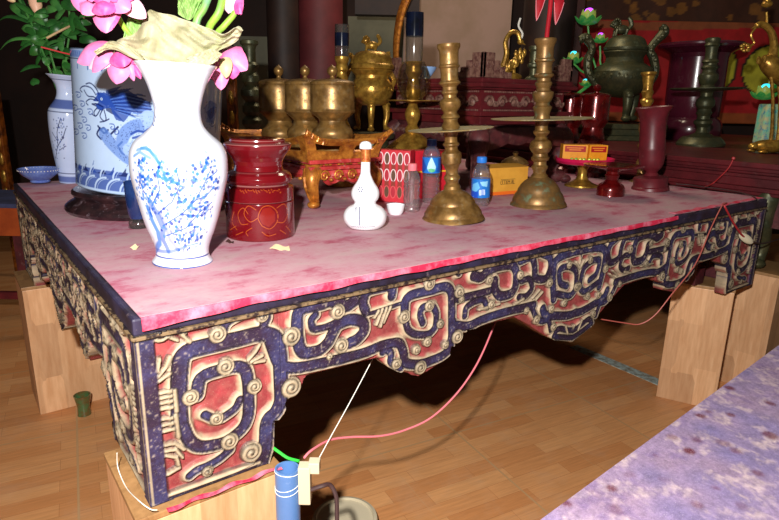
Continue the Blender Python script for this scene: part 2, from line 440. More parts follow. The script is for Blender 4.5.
LEAF = [[(170,327),(178,325),(186,333)],[(171,333),(180,333),(190,342)],[(170,338),(178,341)],[(158,378),(166,368),(170,358)],[(159,382),(170,374)],[(158,372),(160,360)],
        [(249,360),(256,352),(260,345)],[(252,362),(263,356)],[(255,363),(265,361)],[(160,394),(174,391)],[(160,399),(173,396)],[(161,404),(173,401)],[(161,410),(174,407)],[(175,391),(177,412)],
        [(162,420),(174,418)],[(163,426),(175,423)],[(164,432),(176,429)],[(176,415),(179,437)],[(164,446),(175,444),(184,450)],[(164,452),(176,450),(183,458)],[(165,456),(177,458),(180,468)],[(168,475),(180,468)],
        [(377,325),(383,309)],[(381,327),(387,308)],[(384,323),(391,307)],[(375,318),(379,311)],[(533,298),(540,290)],[(536,300),(543,292)],[(568,334),(566,326)],[(576,333),(573,326)],[(581,332),(581,325)],[(579,246),(582,241)],[(577,262),(584,276)],[(514,305),(524,299)],[(480,310),(500,304)]]
LEAF = [[fu(*p) for p in l] for l in LEAF]
LINES = [[(152,345),(157,400),(162,450),(167,497)],[(167,497),(200,485),(260,463)],[(150,326),(205,313.5),(272,299.5),(340,284.5),(420,269),(500,253),(584,237.5)]]
LINES = [[fu(*p) for p in l] for l in LINES]
h2 = TW/2
OUT = [(148.5,511),(273,461),(274.5,421),(281,419),(285.5,412),(286,404),(288,399),(296,396.5),(303,390),(306,381),(309,376.7),(340,368.7),(380,358.8),(388,367),(398,372),(410,374),(414,376.5),(421,377.5),(429,373),(440,366),(449,360),(452,347),(458,345.5),(464,340),(467,330.5),(490,325),(517,318),(530,325),(545,335),(554,340),(573,341.5)]
OUT = [fu(*p) for p in OUT]; OUT[0] = (0., -TH); OUT[1] = (.226, -TH)
OUT.append((h2, OUT[-1][1]-.004))
POLY = OUT+[(TW-u, v) for u, v in OUT[::-1][1:]]
POLY = POLY+[(TW, 0.), (0., 0.)]
CR, PU, BL, RD, DK = LIN(176, 158, 130), LIN(46, 31, 50), LIN(58, 60, 102), LIN(132, 48, 52), LIN(26, 18, 22)
def carving(U, V):
    """height (m) and paint of the carved skirt at (u,v)"""
    D = np.full(U.shape, 9e9); HW = np.zeros(U.shape)
    for pts, hw in RIB:
        d = seg_dist(U, V, pts)-hw*1.07-.0006; k = d < D; D[k] = d[k]; HW[k] = hw
    n1, n2, n3 = vnoise(U, V, .05, 1), vnoise(U, V, .017, 2), vnoise(U, V, .006, 3)
    H = .009*(1-sm(D, -.001, .007))-.0022*(1-sm(D, -.009, -.004))
    gk = sm(D+.007*(n2-.5)+.003*(n3-.5), -.0012, .0070)[..., None]; ground = CR*(.86+.2*n3[..., None])*(1-gk)+(RD*(.8+.35*n2[..., None])+CR*.10*n3[..., None])*gk
    n4 = vnoise(U, V, .0035, 5); t = np.clip(n1*.9+(n2*.5+n3*.3+n4*.2)*1.1-.75, 0, 1)[..., None]; pur = PU*(1-t)+BL*t
    wk = sm(n4*1.0+n3*.5+n2*.15, 1.12, 1.36)[..., None]*.42; pur = pur*(.8+.4*n4[..., None])*(1-wk)+CR*wk
    e = ((1-sm(np.abs(D+.0005), .0008, .0022)))[..., None]
    g = (1-sm(np.abs(D+.0042), .0008, .0020))[..., None]
    ins = (1-sm(D, -.0015, .0005))[..., None]
    C = ground*(1-ins)+pur*ins
    C = C*(1-.85*e)+CR*1.1*.85*e; C = C*(1-.9*g)+DK*.9*g
    H = H-.002*g[..., 0]+.001*e[..., 0]
    # frame lines
    for l in LINES:
        d = seg_dist(U, V, l); k = (1-sm(d, .0016, .0032))[..., None]; C = C*(1-k)+CR*k; H = np.maximum(H, .006*k[..., 0])
        k = (1-sm(np.abs(d-.0055), .001, .0022))[..., None]*.7; C = C*(1-k)+DK*k
    for l in LEAF:
        d = seg_dist(U, V, l); w = .0034
        k = (1-sm(d, w-.001, w+.001))[..., None]; C = C*(1-k)+(CR*.8)*k; H = H*(1-k[..., 0])+(.009+.002*(1-d/w))*k[..., 0]
        k = ((1-sm(np.abs(d-w-.001), .0006, .0016))[..., None])*.7; C = C*(1-k)+DK*k
    for cx, cy, R in SPI:
        box = (np.abs(U-cx) < R+.006) & (np.abs(V-cy) < R+.006)
        if not box.any(): continue
        u, v = U[box]-cx, V[box]-cy; r = np.hypot(u, v); a = np.arctan2(v, u)
        ph = (r/R*2.1-a/(2*PI)) % 1.
        gr = (1-sm(np.abs(ph-.5), .10, .24))*(r > R*.12)
        ins = 1-sm(r, R-.001, R+.001); edge = 1-sm(np.abs(r-R-.0008), .0006, .0018)
        dot = 1-sm(r, R*.14, R*.26)
        c = C[box]; hh = H[box]
        sp = CR*(.66+.3*n2[box][..., None])
        sp = sp*(1-.7*gr[..., None])+DK*.7*gr[..., None]; sp = sp*(1-.7*dot[..., None])+DK*.7*dot[..., None]
        c = c*(1-ins[..., None])+sp*ins[..., None]; c = c*(1-.65*edge[..., None])+DK*.65*edge[..., None]
        hh = hh*(1-ins)+(.0115-.0035*gr+.002*dot-.003*(r/R)**3)*ins
        C[box] = c; H[box] = hh
    # corner post
    k = (1-sm(U, .029, .032))[..., None]; C = C*(1-k)+pur*k; H = H*(1-k[..., 0])+.0085*k[..., 0]
    k = ((1-sm(np.abs(U-.0045), .001, .003))*.8)[..., None]; C = C*(1-k)+CR*.9*k
    k = (sm(V, -.0315-.012, -.0315-.010))[..., None]; C = C*(1-k)+DK*k
    return H, C
M['carved'] = mat_attr('painted carved wood, dusty', .55, vary=.28, vscale=28, dust=(206, 190, 168), dscale=620, dlo=.64, dhi=.73, damt=.6, spec=.3, bump=.25, bscale=420)
_cv = {}
def carve_grid(step_u, L, kind):
    nu = int(round(L/step_u/2))*2; nv = int(round((TH-.030)/step_u))
    su = np.linspace(0, L, nu+1); sv = np.linspace(-TH, -.030, nv+1)
    S, V = np.meshgrid(su, sv)
    half = np.minimum(S, L-S)
    if kind == 'side':                                      # same design fitted to the shorter end
        k1 = .262
        half = np.where(half < k1, half*.2262/k1, .2262+(half-k1)*(h2-.2262)/(L/2-k1))
        half = half*1.
    sdf = seg_dist(half, V, POLY[:-2]); ins = in_poly(half, V, POLY); sdf = np.where(ins, -sdf, sdf)
    Hh, C = carving(half, V)
    gv, gu = np.gradient(sdf, sv, su); g = np.sqrt(gu**2+gv**2)+1e-9
    k = (np.abs(sdf) < step_u*.75)
    S = np.where(k, S-sdf*gu/g/np.maximum(g, .8), S); V2 = np.where(k, V-sdf*gv/g/np.maximum(g, .8), V)
    V2 = np.clip(V2, -TH, -.030); S = np.clip(S, 0, L)
    return su, S, V2, Hh, C, np.where(k, 0, sdf)
def carved(name, grid, u0, u1, fn, parent, back=.03):
    su, S, V, Hh, C, sdf = grid
    i0, i1 = int(np.argmin(abs(su-u0))), int(np.argmin(abs(su-u1)))
    sl = (slice(None), slice(i0, i1+1)); S, V, Hh, C, sdf = S[sl], V[sl], Hh[sl], C[sl], sdf[sl]
    nj, ni = S.shape; ok = sdf <= 1e-6
    q = ok[:-1, :-1] & ok[1:, :-1] & ok[:-1, 1:] & ok[1:, 1:]
    jj, ii = np.nonzero(q); idx = jj*ni+ii
    Fq = np.stack([idx, idx+1, idx+ni+1, idx+ni], 1)
    used = np.unique(Fq); remap = -np.ones(nj*ni, int); remap[used] = np.arange(len(used)); Fq = remap[Fq]
    s, v, hh = S.ravel()[used], V.ravel()[used], Hh.ravel()[used]; c = C.reshape(-1, 3)[used]
    fr = np.array(fn(s, v, hh)).T
    E = np.concatenate([Fq[:, [0, 1]], Fq[:, [1, 2]], Fq[:, [2, 3]], Fq[:, [3, 0]]])
    key = np.sort(E, 1); _, inv, cnt = np.unique(key, axis=0, return_inverse=True, return_counts=True)
    be = E[cnt[inv.ravel()] == 1]; Lm = su[-1]; sb = s[be]; be = be[~((sb < 1e-6).all(1) | (sb > Lm-1e-6).all(1))]; bv = np.unique(be); n = len(fr)
    rm = {int(b): n+i for i, b in enumerate(bv)}
    bk = np.array(fn(s[bv], v[bv], np.full(len(bv), -back))).T
    faces = [tuple(map(int, f)) for f in Fq]+[(int(b), int(a), rm[int(a)], rm[int(b)]) for a, b in be]
    me = bpy.data.meshes.new(name); me.from_pydata([tuple(p) for p in np.vstack([fr, bk])], [], faces)
    me.polygons.foreach_set('use_smooth', [True]*len(Fq)+[False]*len(be)); me.update()
    bm = bmesh.new(); bm.from_mesh(me); bmesh.ops.recalc_face_normals(bm, faces=bm.faces[:]); bm.to_mesh(me); bm.free()
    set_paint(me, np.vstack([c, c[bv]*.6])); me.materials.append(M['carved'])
    return link(name, me, parent)
T0 = np.array([TW/2, TD/2, ZT-TH])
tab = Thing('altar_table', 'long low altar table with scroll-carved purple and red skirt standing on wooden blocks', 'table', T0, rot=0)
loc0 = lambda x, y, z: (x-T0[0], y-T0[1], z-T0[2])
M['edge paint'] = mat('worn dark purple paint', (30, 20, 32), .5, c2=(44, 38, 62), scale=14, dust=(150, 130, 132), dscale=60, dlo=.6, dhi=.9, bump=.2)
M['maroon wood'] = mat('dark maroon wood', (92, 34, 40), .5, c2=(66, 26, 32), scale=12, dust=(150, 120, 112), dscale=30, dlo=.6, dhi=.85)
M['bead'] = mat('worn gold brown bead', (120, 98, 70), .5, c2=(40, 28, 26), scale=60, lo=.45, hi=.58)
sl = MB().box(*(lambda a, b: (a[0], b[0], a[1], b[1], a[2], b[2]))(loc0(0, 0, ZT-.032), loc0(TW, TD, ZT-.0025)), bev=.004).build('tabletop', M['edge paint'], tab)
fr = lambda s, v, hh: (s-T0[0], -hh+.009-T0[1], v+TH)
lf = lambda s, v, hh: (-hh+.009-T0[0], s-T0[1], v+TH)
rt_ = lambda s, v, hh: (TW+hh-.009-T0[0], s-T0[1], v+TH)
bk_ = lambda s, v, hh: (s-T0[0], TD+hh-.009-T0[1], v+TH)
GF = carve_grid(.0019, TW, 'front'); GS = carve_grid(.0034, TD, 'side')
carved('front_skirt', GF, .25, TW-.25, fr, tab)
for nm, fn in (('end_skirt', lf), ('end_skirt', rt_)): carved(nm, GS, .28, TD-.28, fn, tab)
MB().box(*(lambda a, b: (a[0], b[0], a[1], b[1], a[2], b[2]))(loc0(.2, TD-.03, ZT-.2), loc0(TW-.2, TD-.008, ZT-.03))).build('back_skirt', M['maroon wood'], tab)
for ix, iy in ((0, 0), (1, 0), (0, 1), (1, 1)):
    x0, x1 = (.012, .20) if ix == 0 else (TW-.20, TW-.012); xa, xb = (.012, .036) if ix == 0 else (TW-.036, TW-.012)
    y0, y1 = (.012, .22) if iy == 0 else (TD-.22, TD-.012); ya, yb = (.012, .036) if iy == 0 else (TD-.036, TD-.012)
    mb = MB()
    for b in ((x0, x1, ya, yb), (xa, xb, y0, y1)):
        a_, b_ = loc0(b[0], b[2], ZT-TH), loc0(b[1], b[3], ZT-.03); mb.box(a_[0], b_[0], a_[1], b_[1], a_[2], b_[2])
    lg = mb.build('leg', M['maroon wood'], tab)
    if iy == 0: carved('front_panel', GF, 0 if ix == 0 else TW-.25, .25 if ix == 0 else TW, fr, lg)
    carved('end_panel', GS, 0 if iy == 0 else TD-.28, .28 if iy == 0 else TD, lf if ix == 0 else rt_, lg)
for a, b in (((-.002, -.004, -.0385), (TW+.002, .004, -.0325)), ((-.004, -.002, -.0385), (.004, TD+.002, -.0325))):
    q0, q1 = loc0(a[0], a[1], ZT+a[2]), loc0(b[0], b[1], ZT+b[2])
    MB().box(q0[0], q1[0], q0[1], q1[1], q0[2], q1[2], bev=.001).build('edge_bead', M['bead'], tab)
# inner turned legs seen behind the right-hand leg
pa = Thing('pedestal_block', 'dark maroon moulded wooden foot tucked behind right front leg of the altar table', 'block', (2.10, .15, ZT-TH), rot=0)
MB().lathe([(.045, 0), (.045, .09), (.05, .1), (.062, .115), (.066, .13), (.055, .145), (.055, .16), (.066, .17), (.066, .2)], 4, ang0=PI/4, smooth=False).build('foot', M['maroon wood'], pa)
MB().box(-.03, .03, -.03, .03, .2, TH-.034).build('post', M['maroon wood'], pa)

# cloth on the table
def cloth_mat():
    m, nt, b = _new('dusty pink cloth')
    tc = nt.nodes.new('ShaderNodeTexCoord'); mp = nt.nodes.new('ShaderNodeMapping'); mp.inputs['Scale'].default_value = (1, 1.7, 1); nt.links.new(tc.outputs['Object'], mp.inputs[0])
    c = _ramp(nt, _noise(nt, 9, 8, .68, mp.outputs[0]), [(.27, s2l((158, 54, 80))), (.38, s2l((176, 104, 122))), (.46, s2l((186, 136, 148))), (.60, s2l((188, 152, 158))), (.76, s2l((172, 152, 146)))])
    f = _ramp(nt, _noise(nt, 60, 4), [(.56, (0, 0, 0)), (.74, (.35,)*3)])
    c = _mix(nt, f, c, s2l((164, 84, 102)))
    nt.links.new(c, b.inputs['Base Color']); b.inputs['Roughness'].default_value = .75; b.inputs['Specular IOR Level'].default_value = .2
    _bump(nt, b, _noise(nt, 130, 4), .25, .001); return m
M['cloth'] = cloth_mat()
M['hem'] = mat('faded red cloth edge', (200, 30, 66), .7, c2=(220, 120, 142), scale=26, lo=.42, hi=.66)
def cl(a, b):
    x = .012+a*(TW-.012); y0 = -.002+.0012*math.sin(x*9)+.001*math.sin(x*31+1); y0 += .012*max(0, min(1, (x-1.6)/.03))
    return (x, y0+b*(TD-.02-y0), ZT+.0002+.0008*math.sin(x*6+b*9)*math.sin(b*17+x*3)*min(1, b*8))
cloth = MB().grid(cl, 120, 50, thick=.0012).build('tablecloth', M['cloth']); tag(cloth, 'dusty faded pink cloth covering the top of the altar table', 'tablecloth')
def hem(a, b):
    x = .012+a*1.60; y = -.004+.0012*math.sin(x*9)+.001*math.sin(x*31+1); q = b*(.012+.010*math.exp(-x/.15)+.001*math.sin(x*23)+.001*math.sin(x*57))
    return (x, min(y, -.0005)-.0035-.002*math.sin(b*2), ZT+.0008-q)
hm = MB().grid(hem, 160, 4, thick=.0016).build('folded_edge', M['hem'], cloth, label='bright red pink folded edge')
def hem2(a, b):
    x = 1.63+a*(TW-.02-1.63); y = .010+.0012*math.sin(x*9)+.001*math.sin(x*31+1)+.003*math.sin(x*60)
    return (x, y+b*.022, ZT+.0022+.001*math.sin(x*70))
MB().grid(hem2, 90, 2, thick=.001).build('folded_edge', M['hem'], cloth, label='bright red pink folded edge')

# blocks under the legs
def wood_mat(name, a, b_):
    m, nt, b = _new(name); tc = nt.nodes.new('ShaderNodeTexCoord'); mp = nt.nodes.new('ShaderNodeMapping')
    mp.inputs['Scale'].default_value = (1, 1, .12); nt.links.new(tc.outputs['Object'], mp.inputs[0])
    n = _noise(nt, 70, 6, .6, mp.outputs[0]); c = _ramp(nt, n, [(.3, s2l(a)), (.7, s2l(b_))])
    mp2 = nt.nodes.new('ShaderNodeMapping'); mp2.inputs['Scale'].default_value = (13, 13, 5); nt.links.new(tc.outputs['Object'], mp2.inputs[0])
    v = nt.nodes.new('ShaderNodeTexVoronoi'); v.distance = 'CHEBYCHEV'; v.inputs['Scale'].default_value = 1; v.inputs['Randomness'].default_value = .35; nt.links.new(mp2.outputs[0], v.inputs['Vector'])
    sh = _ramp(nt, v.outputs['Color'], [(.2, (.80, .76, .70)), (.8, (1.1, 1.08, 1.02))])
    nt.links.new(_mix(nt, 1., c, sh, 'MULTIPLY'), b.inputs['Base Color']); b.inputs['Roughness'].default_value = .5; return m
M['block wood'] = wood_mat('laminated rubberwood', (198, 148, 106), (222, 178, 138))
M['side wood'] = wood_mat('weathered board', (140, 104, 66), (166, 126, 84))
def block(cx, cy, w, d, h, rz, label):
    t = Thing('wooden_block', label, 'block', (cx, cy, 0), group='wooden blocks under the altar tables', rot=rz)
    MB().box(-w/2, w/2, -d/2, d/2, 0, h-.012, bev=.003).build('body', M['block wood'], t)
    MB().box(-w/2-.002, w/2+.002, -d/2-.002, d/2+.002, h-.012, h, bev=.002).build('top_board', M['side wood'], t)
    return t
HB = ZT-TH
block(.104, .10, .262, .235, HB-.001, 0, 'pale laminated wooden block under the nearest corner leg of the altar table')
block(.08, TD-.13, .24, .25, HB-.001, 0, 'tall pale wooden block under far left leg, beside small green glass')
block(2.215, .150, .24, .215, HB-.001, math.radians(24), 'wooden block under the right front leg, beyond the purple covered table')
block(TW-.10, TD-.12, .2, .2, HB-.001, 0, 'wooden block under the rear right leg of the altar table')

sp_ = [onz(590, 353, .002), onz(668, 386, .002)]; dd_ = sp_[1]-sp_[0]
o = MB().box(-.1, float(np.linalg.norm(dd_))+.1, -.03, .03, .0002, .0025).build('trim_6', mat('grey blue dusty strip', (170, 186, 180), .7, c2=(130, 120, 104), scale=40)); o.location = (sp_[0][0], sp_[0][1], 0); o.rotation_euler.z = math.atan2(dd_[1], dd_[0]); tag(o, kind='structure')
# ================================================================== THINGS ON THE TABLE
M['brass'] = mat('dull brass', (146, 110, 58), .36, .5, c2=(108, 78, 38), scale=30, dust=(112, 98, 68), dscale=42, dlo=.52, dhi=.78, bump=.15, bscale=120)
M['gold brass'] = mat('bright gilded brass', (190, 148, 62), .3, .6, c2=(138, 100, 38), scale=40, bump=.3, bscale=160)
M['verdigris'] = mat('brass with verdigris', (136, 102, 56), .4, .45, c2=(106, 78, 44), scale=26, dust=(92, 122, 94), dscale=26, dlo=.54, dhi=.74, bump=.2, bscale=90)
M['bronze'] = mat('dark patinated bronze', (88, 86, 58), .42, .5, c2=(62, 66, 46), scale=30, dust=(96, 104, 78), dscale=30, dlo=.55, dhi=.85, bump=.25, bscale=90)
M['disc'] = mat('dusty brass drip plate', (150, 128, 76), .5, .4, c2=(132, 130, 96), scale=40, dust=(172, 166, 140), dscale=60, dlo=.5, dhi=.75)
M['lacquer'] = mat('dark red lacquer', (96, 8, 16), .16, 0, coat=.6)
M['lacquer metal'] = mat('deep red metallic lacquer', (110, 14, 14), .22, .35, c2=(78, 8, 10), scale=30, dust=(110, 50, 40), dscale=50, dlo=.62, dhi=.9, coat=.5)
M['red wood'] = mat('red painted wood', (104, 30, 38), .38, 0, c2=(86, 24, 32), scale=20, dust=(128, 76, 74), dscale=40, dlo=.6, dhi=.9)
M['gilt'] = mat('gilded carved wood', (206, 134, 50), .34, .4, c2=(150, 84, 28), scale=40, dust=(96, 28, 22), dscale=46, dlo=.54, dhi=.72, bump=.35, bscale=110)
M['gilt red'] = mat('red lacquered wood', (150, 34, 32), .45, 0, c2=(190, 60, 60), scale=24, dust=(214, 176, 160), dscale=60, dlo=.56, dhi=.8)
M['porcelain'] = mat('white porcelain', (238, 240, 246), .12, coat=.4)
M['painted porcelain'] = mat_attr('blue painted porcelain', .14, vary=.04, coat=.4)
M['blue porcelain'] = mat('blue glazed porcelain', (112, 134, 196), .15, c2=(84, 104, 176), scale=30, coat=.4)
M['black wood'] = mat('black lacquered wood stand', (30, 20, 24), .3, c2=(54, 32, 34), scale=20, dust=(150, 130, 140), dscale=34, dlo=.56, dhi=.82, coat=.3)
M['pet'] = mat_clear('clear bottle plastic', (250, 248, 250), .3, cloud=.04)
M['glass'] = mat_clear('lamp glass', (236, 236, 230), .22, cloud=.015)
M['sooty'] = mat('blue black lamp glass', (14, 22, 44), .1, coat=.5, c2=(10, 14, 24), scale=20)
M['white'] = mat('white plastic', (236, 232, 220), .4)
M['pink plastic'] = mat('pink cap plastic', (244, 120, 130), .35)
M['blue plastic'] = mat('blue cap plastic', (40, 120, 214), .35)
M['navy plastic'] = mat('dark blue cap plastic', (16, 60, 130), .35)
M['label'] = mat_attr('printed label', .3, vary=0)
M['print'] = mat_attr('printed card', .5, vary=.1, vscale=40)
M['yellow card'] = mat('yellow card', (230, 168, 62), .55, c2=(220, 156, 54), scale=20)
M['orange card'] = mat('orange card', (236, 112, 30), .55)
M['red card'] = mat('red glossy card', (206, 34, 50), .35, c2=(180, 24, 40), scale=18)
M['ink'] = mat('dark ink', (70, 52, 30), .6)
M['gold ink'] = mat('yellow ink', (244, 190, 40), .5)
M['dark glass'] = mat('deep blue glass', (22, 40, 84), .08, c2=(34, 60, 112), scale=20, coat=.6)

def surf(th, prof, R, px, py):
    """(angle*R, height) of the point of a turned surface that stands at this spot of the picture"""
    zs = sorted((z, r) for r, z in prof); Z_ = [a for a, _ in zs]; R_ = [b for _, b in zs]
    z, a = th.z(py), 0.
    for _ in range(12):
        r = float(np.interp(z, Z_, R_)); Q = th.P+z*th.A+r*(math.sin(a)*th.X-math.cos(a)*th.Y)
        x, y = proj(Q); k = depth(Q)/F
        a = max(-1.45, min(1.45, a+(px-x)*k/max(r*max(math.cos(a), .25), 1e-4)*.8)); z += (y-py)*k*.9
    return a*R, z
def decal(th, prof, R, L): return [surf(th, prof, R, *p) for p in L]

# ---------------------------------------------------------------- big white vase
BLU, BL2, BL3 = LIN(26, 84, 176), LIN(60, 122, 204), LIN(20, 54, 140)
VK = .97
t = Thing('porcelain_vase', 'tall white porcelain vase painted with a blue blossoming tree, holding pink lotuses', 'vase', onz(183, 261, ZT+.001), top=(176, 64))
outer = [(261.5,28.5),(261.3,30),(259.5,29.6),(256,27),(252,26),(245.5,26.6),(237,29.5),(229,33),(218,36.8),(206,40),(195,43),(183,45.8),(176,47.3),(169,48),(161,48.2),(154,47.8),(148,46),(142,42.6),(137,37),(133,32.2),(127,26.6),(121.6,24),(115,23),(108,23),(100,24.6),(92,26.8),(85,29.2),(77,33),(70,37),(66,39.8),(64,40.7)]
outer = [(y, w*VK) for y, w in outer]; po = t.prof(smoothprof(outer[2:], 3)); po = t.prof(outer[:2])+po
R0 = t.r(160, 48)
S_ = []
D_ = lambda L: decal(t, po, R0, L)
def sk(L, w, c, a=1., soft=None): S_.append((D_(L), w, soft if soft else w*.8, c, a))
sk([(156,251),(160,243),(158,232),(152,220),(148,208)], .007, BL2, .9); sk([(168,250),(163,240),(163,228),(157,214),(150,202)], .008, BLU, .75); sk([(178,250),(170,240),(166,226),(160,212)], .005, BL3, .55)
sk([(157,250),(170,252),(186,247)], .004, BLU, .7); sk([(186,246),(198,243)], .0012, BL2)
for L in ([(150,202),(142,188),(139,176)],[(152,206),(160,190),(157,172),(162,160)],[(158,214),(172,202),(180,186),(176,168)],[(163,226),(182,214),(196,200),(206,180),(212,166)],[(166,236),(186,228),(200,212),(212,202)],[(180,214),(200,216),(208,205)],[(196,200),(206,196),(213,188)],[(206,180),(216,172)]): sk(L, .0014, BLU, .9)
for L in ([(137,150),(146,147),(156,156),(163,172)],[(141,148),(150,150),(158,162)],[(134,156),(140,152),(150,158)]): sk(L, .0032, BL2, .8)
for L in ([(155,122),(150,112),(152,104)],[(156,118),(150,108)],[(154,126),(149,120)],[(157,112),(154,103)]): sk(L, .0010, BLU, .9)
rr_ = random.Random(3)
for cx, cy, n, s in ((140,162,10,5),(144,172,12,6),(146,186,14,6),(143,196,10,5),(150,210,10,6),(156,196,10,6),(170,228,12,8),(186,242,12,6),(188,216,12,8),(206,208,12,6),(168,182,10,6),(142,182,14,7),(140,170,8,5),(160,174,10,6),(162,166,8,5),(176,178,12,8),(182,190,10,7),(192,180,9,7),(200,172,14,8),(208,164,12,7),(212,176,8,6),(190,206,16,9),(200,210,14,7),(178,204,8,6),(186,226,12,9),(196,232,14,8),(180,236,8,6),(196,240,8,6),(172,190,8,6),(150,196,6,5),(204,196,10,6),(166,214,8,5),(214,186,6,4)):
    for _ in range(int(n*1.7)):
        x, y = rr_.gauss(cx, s*.7), rr_.gauss(cy, s*.7)
        S_.append((D_([(x, y)]), rr_.uniform(.0018, .0042), .0014, (BLU, BL2, BL2, BL3)[rr_.randrange(4)], rr_.uniform(.55, 1)))
for yv in (252.5, 260.2):
    z = t.z(yv); S_.append(([(-.5, z), (.5, z)], .0014, .0010, BL3, 1.))
painted_lathe(t, 'body', po, LIN(218, 222, 234), S_, M['painted porcelain'], R0, 300, 330)
inner = t.prof([(64.2, 39.3), (63.6, 38.4), (66, 37.2), (77, 30.5), (92, 24), (110, 20.8)])
MB().lathe(inner, 64).build('inner_neck', M['porcelain'], t)
VASE = t

# ---------------------------------------------------------------- dragon cylinder on its black stand
Pd = onz(152, 206, ZT+.001)
t = Thing('round_wooden_stand', 'round black wooden stand under the big blue dragon vase', 'stand', Pd)
MB().lathe(t.prof([(y, w*.925) for y, w in ((206.5,79),(206,81.5),(203,83.8),(200.5,83),(198,80),(196.5,77),(195,74.5),(193,73),(191.5,75),(189,76.5),(187,76),(185.6,74),(185.2,70))]), 72).build('turned_ring', M['black wood'], t)
t2 = Thing('porcelain_vase', 'large cylindrical blue and white porcelain vase painted with a dragon, left of the white vase', 'vase', Pd+np.array([0, 0, t.z(185.2)+.001]), top=(150, 58))
outer = [(y, w*.93) for y, w in ((185,70),(184,71),(180,71),(150,72),(110,73.6),(80,75),(62,76),(58.5,76.2),(57.5,75.6))]
po = t2.prof(outer); R0 = t2.r(120, 73.5)
WH = LIN(170, 194, 226); DB, MBL, LB = LIN(16, 26, 84), LIN(34, 66, 150), LIN(84, 122, 196)
S_ = []; D_ = lambda L: decal(t2, po, R0, L)
P_ = lambda L, c, a=1.: S_.append(('poly', D_(L), c, a))
P_([(95,103),(99,103),(105,107),(102,111),(97,109)], MBL, .95); P_([(93,101),(98,94),(104,92),(110,96),(112,104),(106,106),(99,102)], MBL, .95)
for k_, (x_, y_, l_, s_) in enumerate(((108,94,26,-6),(110,97,34,-3),(111,100,40,2),(111,103,36,7),(109,106,28,12),(106,108,18,14),(106,93,16,-7))):
    P_([(x_, y_-2.6), (x_+l_*.5, y_+s_*.4-2.4), (x_+l_, y_+s_), (x_+l_*.5, y_+s_*.4+2.2), (x_, y_+2.6)], (MBL, DB)[k_ % 2], .85)
# band at the rim
z0, z1 = t2.z(67), t2.z(58)
S_.append(([(-.9, (z0+z1)/2), (.9, (z0+z1)/2)], (z1-z0)*.36, .001, LB, .75))
for k in range(120): S_.append(([(-.75+k*.0125, z0*.75+z1*.25), (-.745+k*.0125, z0*.3+z1*.7)], .0012, .001, MBL, .8))
for zz in (z0, z1): S_.append(([(-.9, zz), (.9, zz)], .0011, .001, DB, .9))
for k in range(30): S_.append(([(-.7+k*.05, z0-.016), (-.7+k*.05, z0-.024)], .0026, .002, MBL, .8))
# waves round the foot
zb = t2.z(182); zt = t2.z(160)
S_.append(([(-.9, zb+(zt-zb)*.40), (.9, zb+(zt-zb)*.40)], (zt-zb)*.40, .003, MBL, .85))
for k in range(48):
    x = -.8+k*.035
    S_.append(('poly', [(x-.016, zt-.024), (x-.002, zt-.020), (x+.012+.004*(k % 2), zt-.006+.008*(k % 3)), (x+.010, zt-.012), (x+.022, zt-.024)], (MBL, DB)[k % 2], .85))
for k in range(40):
    x = -.8+k*.042
    for q in (0, 1):
        o = .021*q; b = zb+(.034*q)
        arcp = [(x+o+.04*(1-math.cos(a)), b+.034*math.sin(a)) for a in np.linspace(0.05, PI/2, 8)]
        S_.append((arcp, .0026, .0012, WH, 1.)); S_.append(([(p[0]+.008, p[1]-.003) for p in arcp], .0008, .0008, WH, .7))
for a in range(26):
    x0_, y0_ = 108+rr_.uniform(0, 8), 94+rr_.uniform(0, 14); L_ = rr_.uniform(18, 40)
    S_.append((D_(curve3([(x0_, y0_), (x0_+L_*.4, y0_-3+a*.1), (x0_+L_, y0_+rr_.uniform(-1, 9))], 4)), .0016, .001, (DB, MBL, LB)[a % 3], .85))
# dragon: head, mane, whiskers, body, claws, cloud curls
P_([(96,93),(101,92),(106,96),(112,97),(118,102),(116,107),(108,108),(101,110),(96,106),(99,101)], MBL, .9)
for _k in (0,): P_([(108,96),(118,92),(128,90),(140,98),(150,102),(152,110),(142,114),(132,112),(124,122),(116,120),(112,112)], MBL, .85)
for a in range(12):
    S_.append((D_([(110+a*.8, 98+a*1.3), (124+a*1.2, 94+a*2.2), (146+a, 100+a*1.6)]), .0012, .001, (DB, LB)[a % 2], .7))
for L in ([(98,101),(94,97),(88,96),(84,90)],[(96,106),(92,104)],[(100,110),(96,116),(92,114)],[(104,110),(106,120),(100,122)],[(96,95),(91,88),(84,86),(80,89),(82,92)],[(99,94),(95,87),(90,83),(86,84)],[(95,100),(90,99),(86,102),(88,105)],[(97,108),(94,112),(95,116)],[(103,109),(100,116),(104,121),(109,119)],[(92,104),(97,104),(103,107)]): S_.append((D_(curve3(L, 4)), .0017, .0012, DB, .95))
S_.append((D_([(101.5,99)]), .0036, .001, WH, 1.)); S_.append((D_([(101.5,99)]), .0016, .001, DB, 1.))
for L in ([(100,128),(97,134),(101,139)],[(98,126),(104,133),(108,130)],[(100,130),(104,128),(107,133)],[(118,127),(114,131),(111,134)],[(119,148),(122,153),(128,156)],[(122,142),(118,146)]): S_.append((D_(curve3(L, 4)), .0028, .0014, DB, .95))
body = [(104,134),(110,142),(118,150),(128,158),(136,160),(146,152),(150,140),(146,128),(136,126),(126,132),(122,140)]
S_.append((D_(curve3(body, 4)), .017, .004, LB, .75)); S_.append((D_(curve3([(148,118),(152,128),(150,142),(140,150),(130,150)], 4)), .020, .004, LIN(150, 178, 228), .9))
for k in range(150):
    i = rr_.random(); q = curve3(body, 4); p = q[int(i*(len(q)-1))]
    S_.append((D_([(p[0]+rr_.gauss(0, 3.2), p[1]+rr_.gauss(0, 3.2))]), .0012, .001, DB, .75))
for k in range(110): S_.append((D_([(rr_.uniform(126, 154), rr_.uniform(116, 150))]), .0011, .001, MBL, .6))
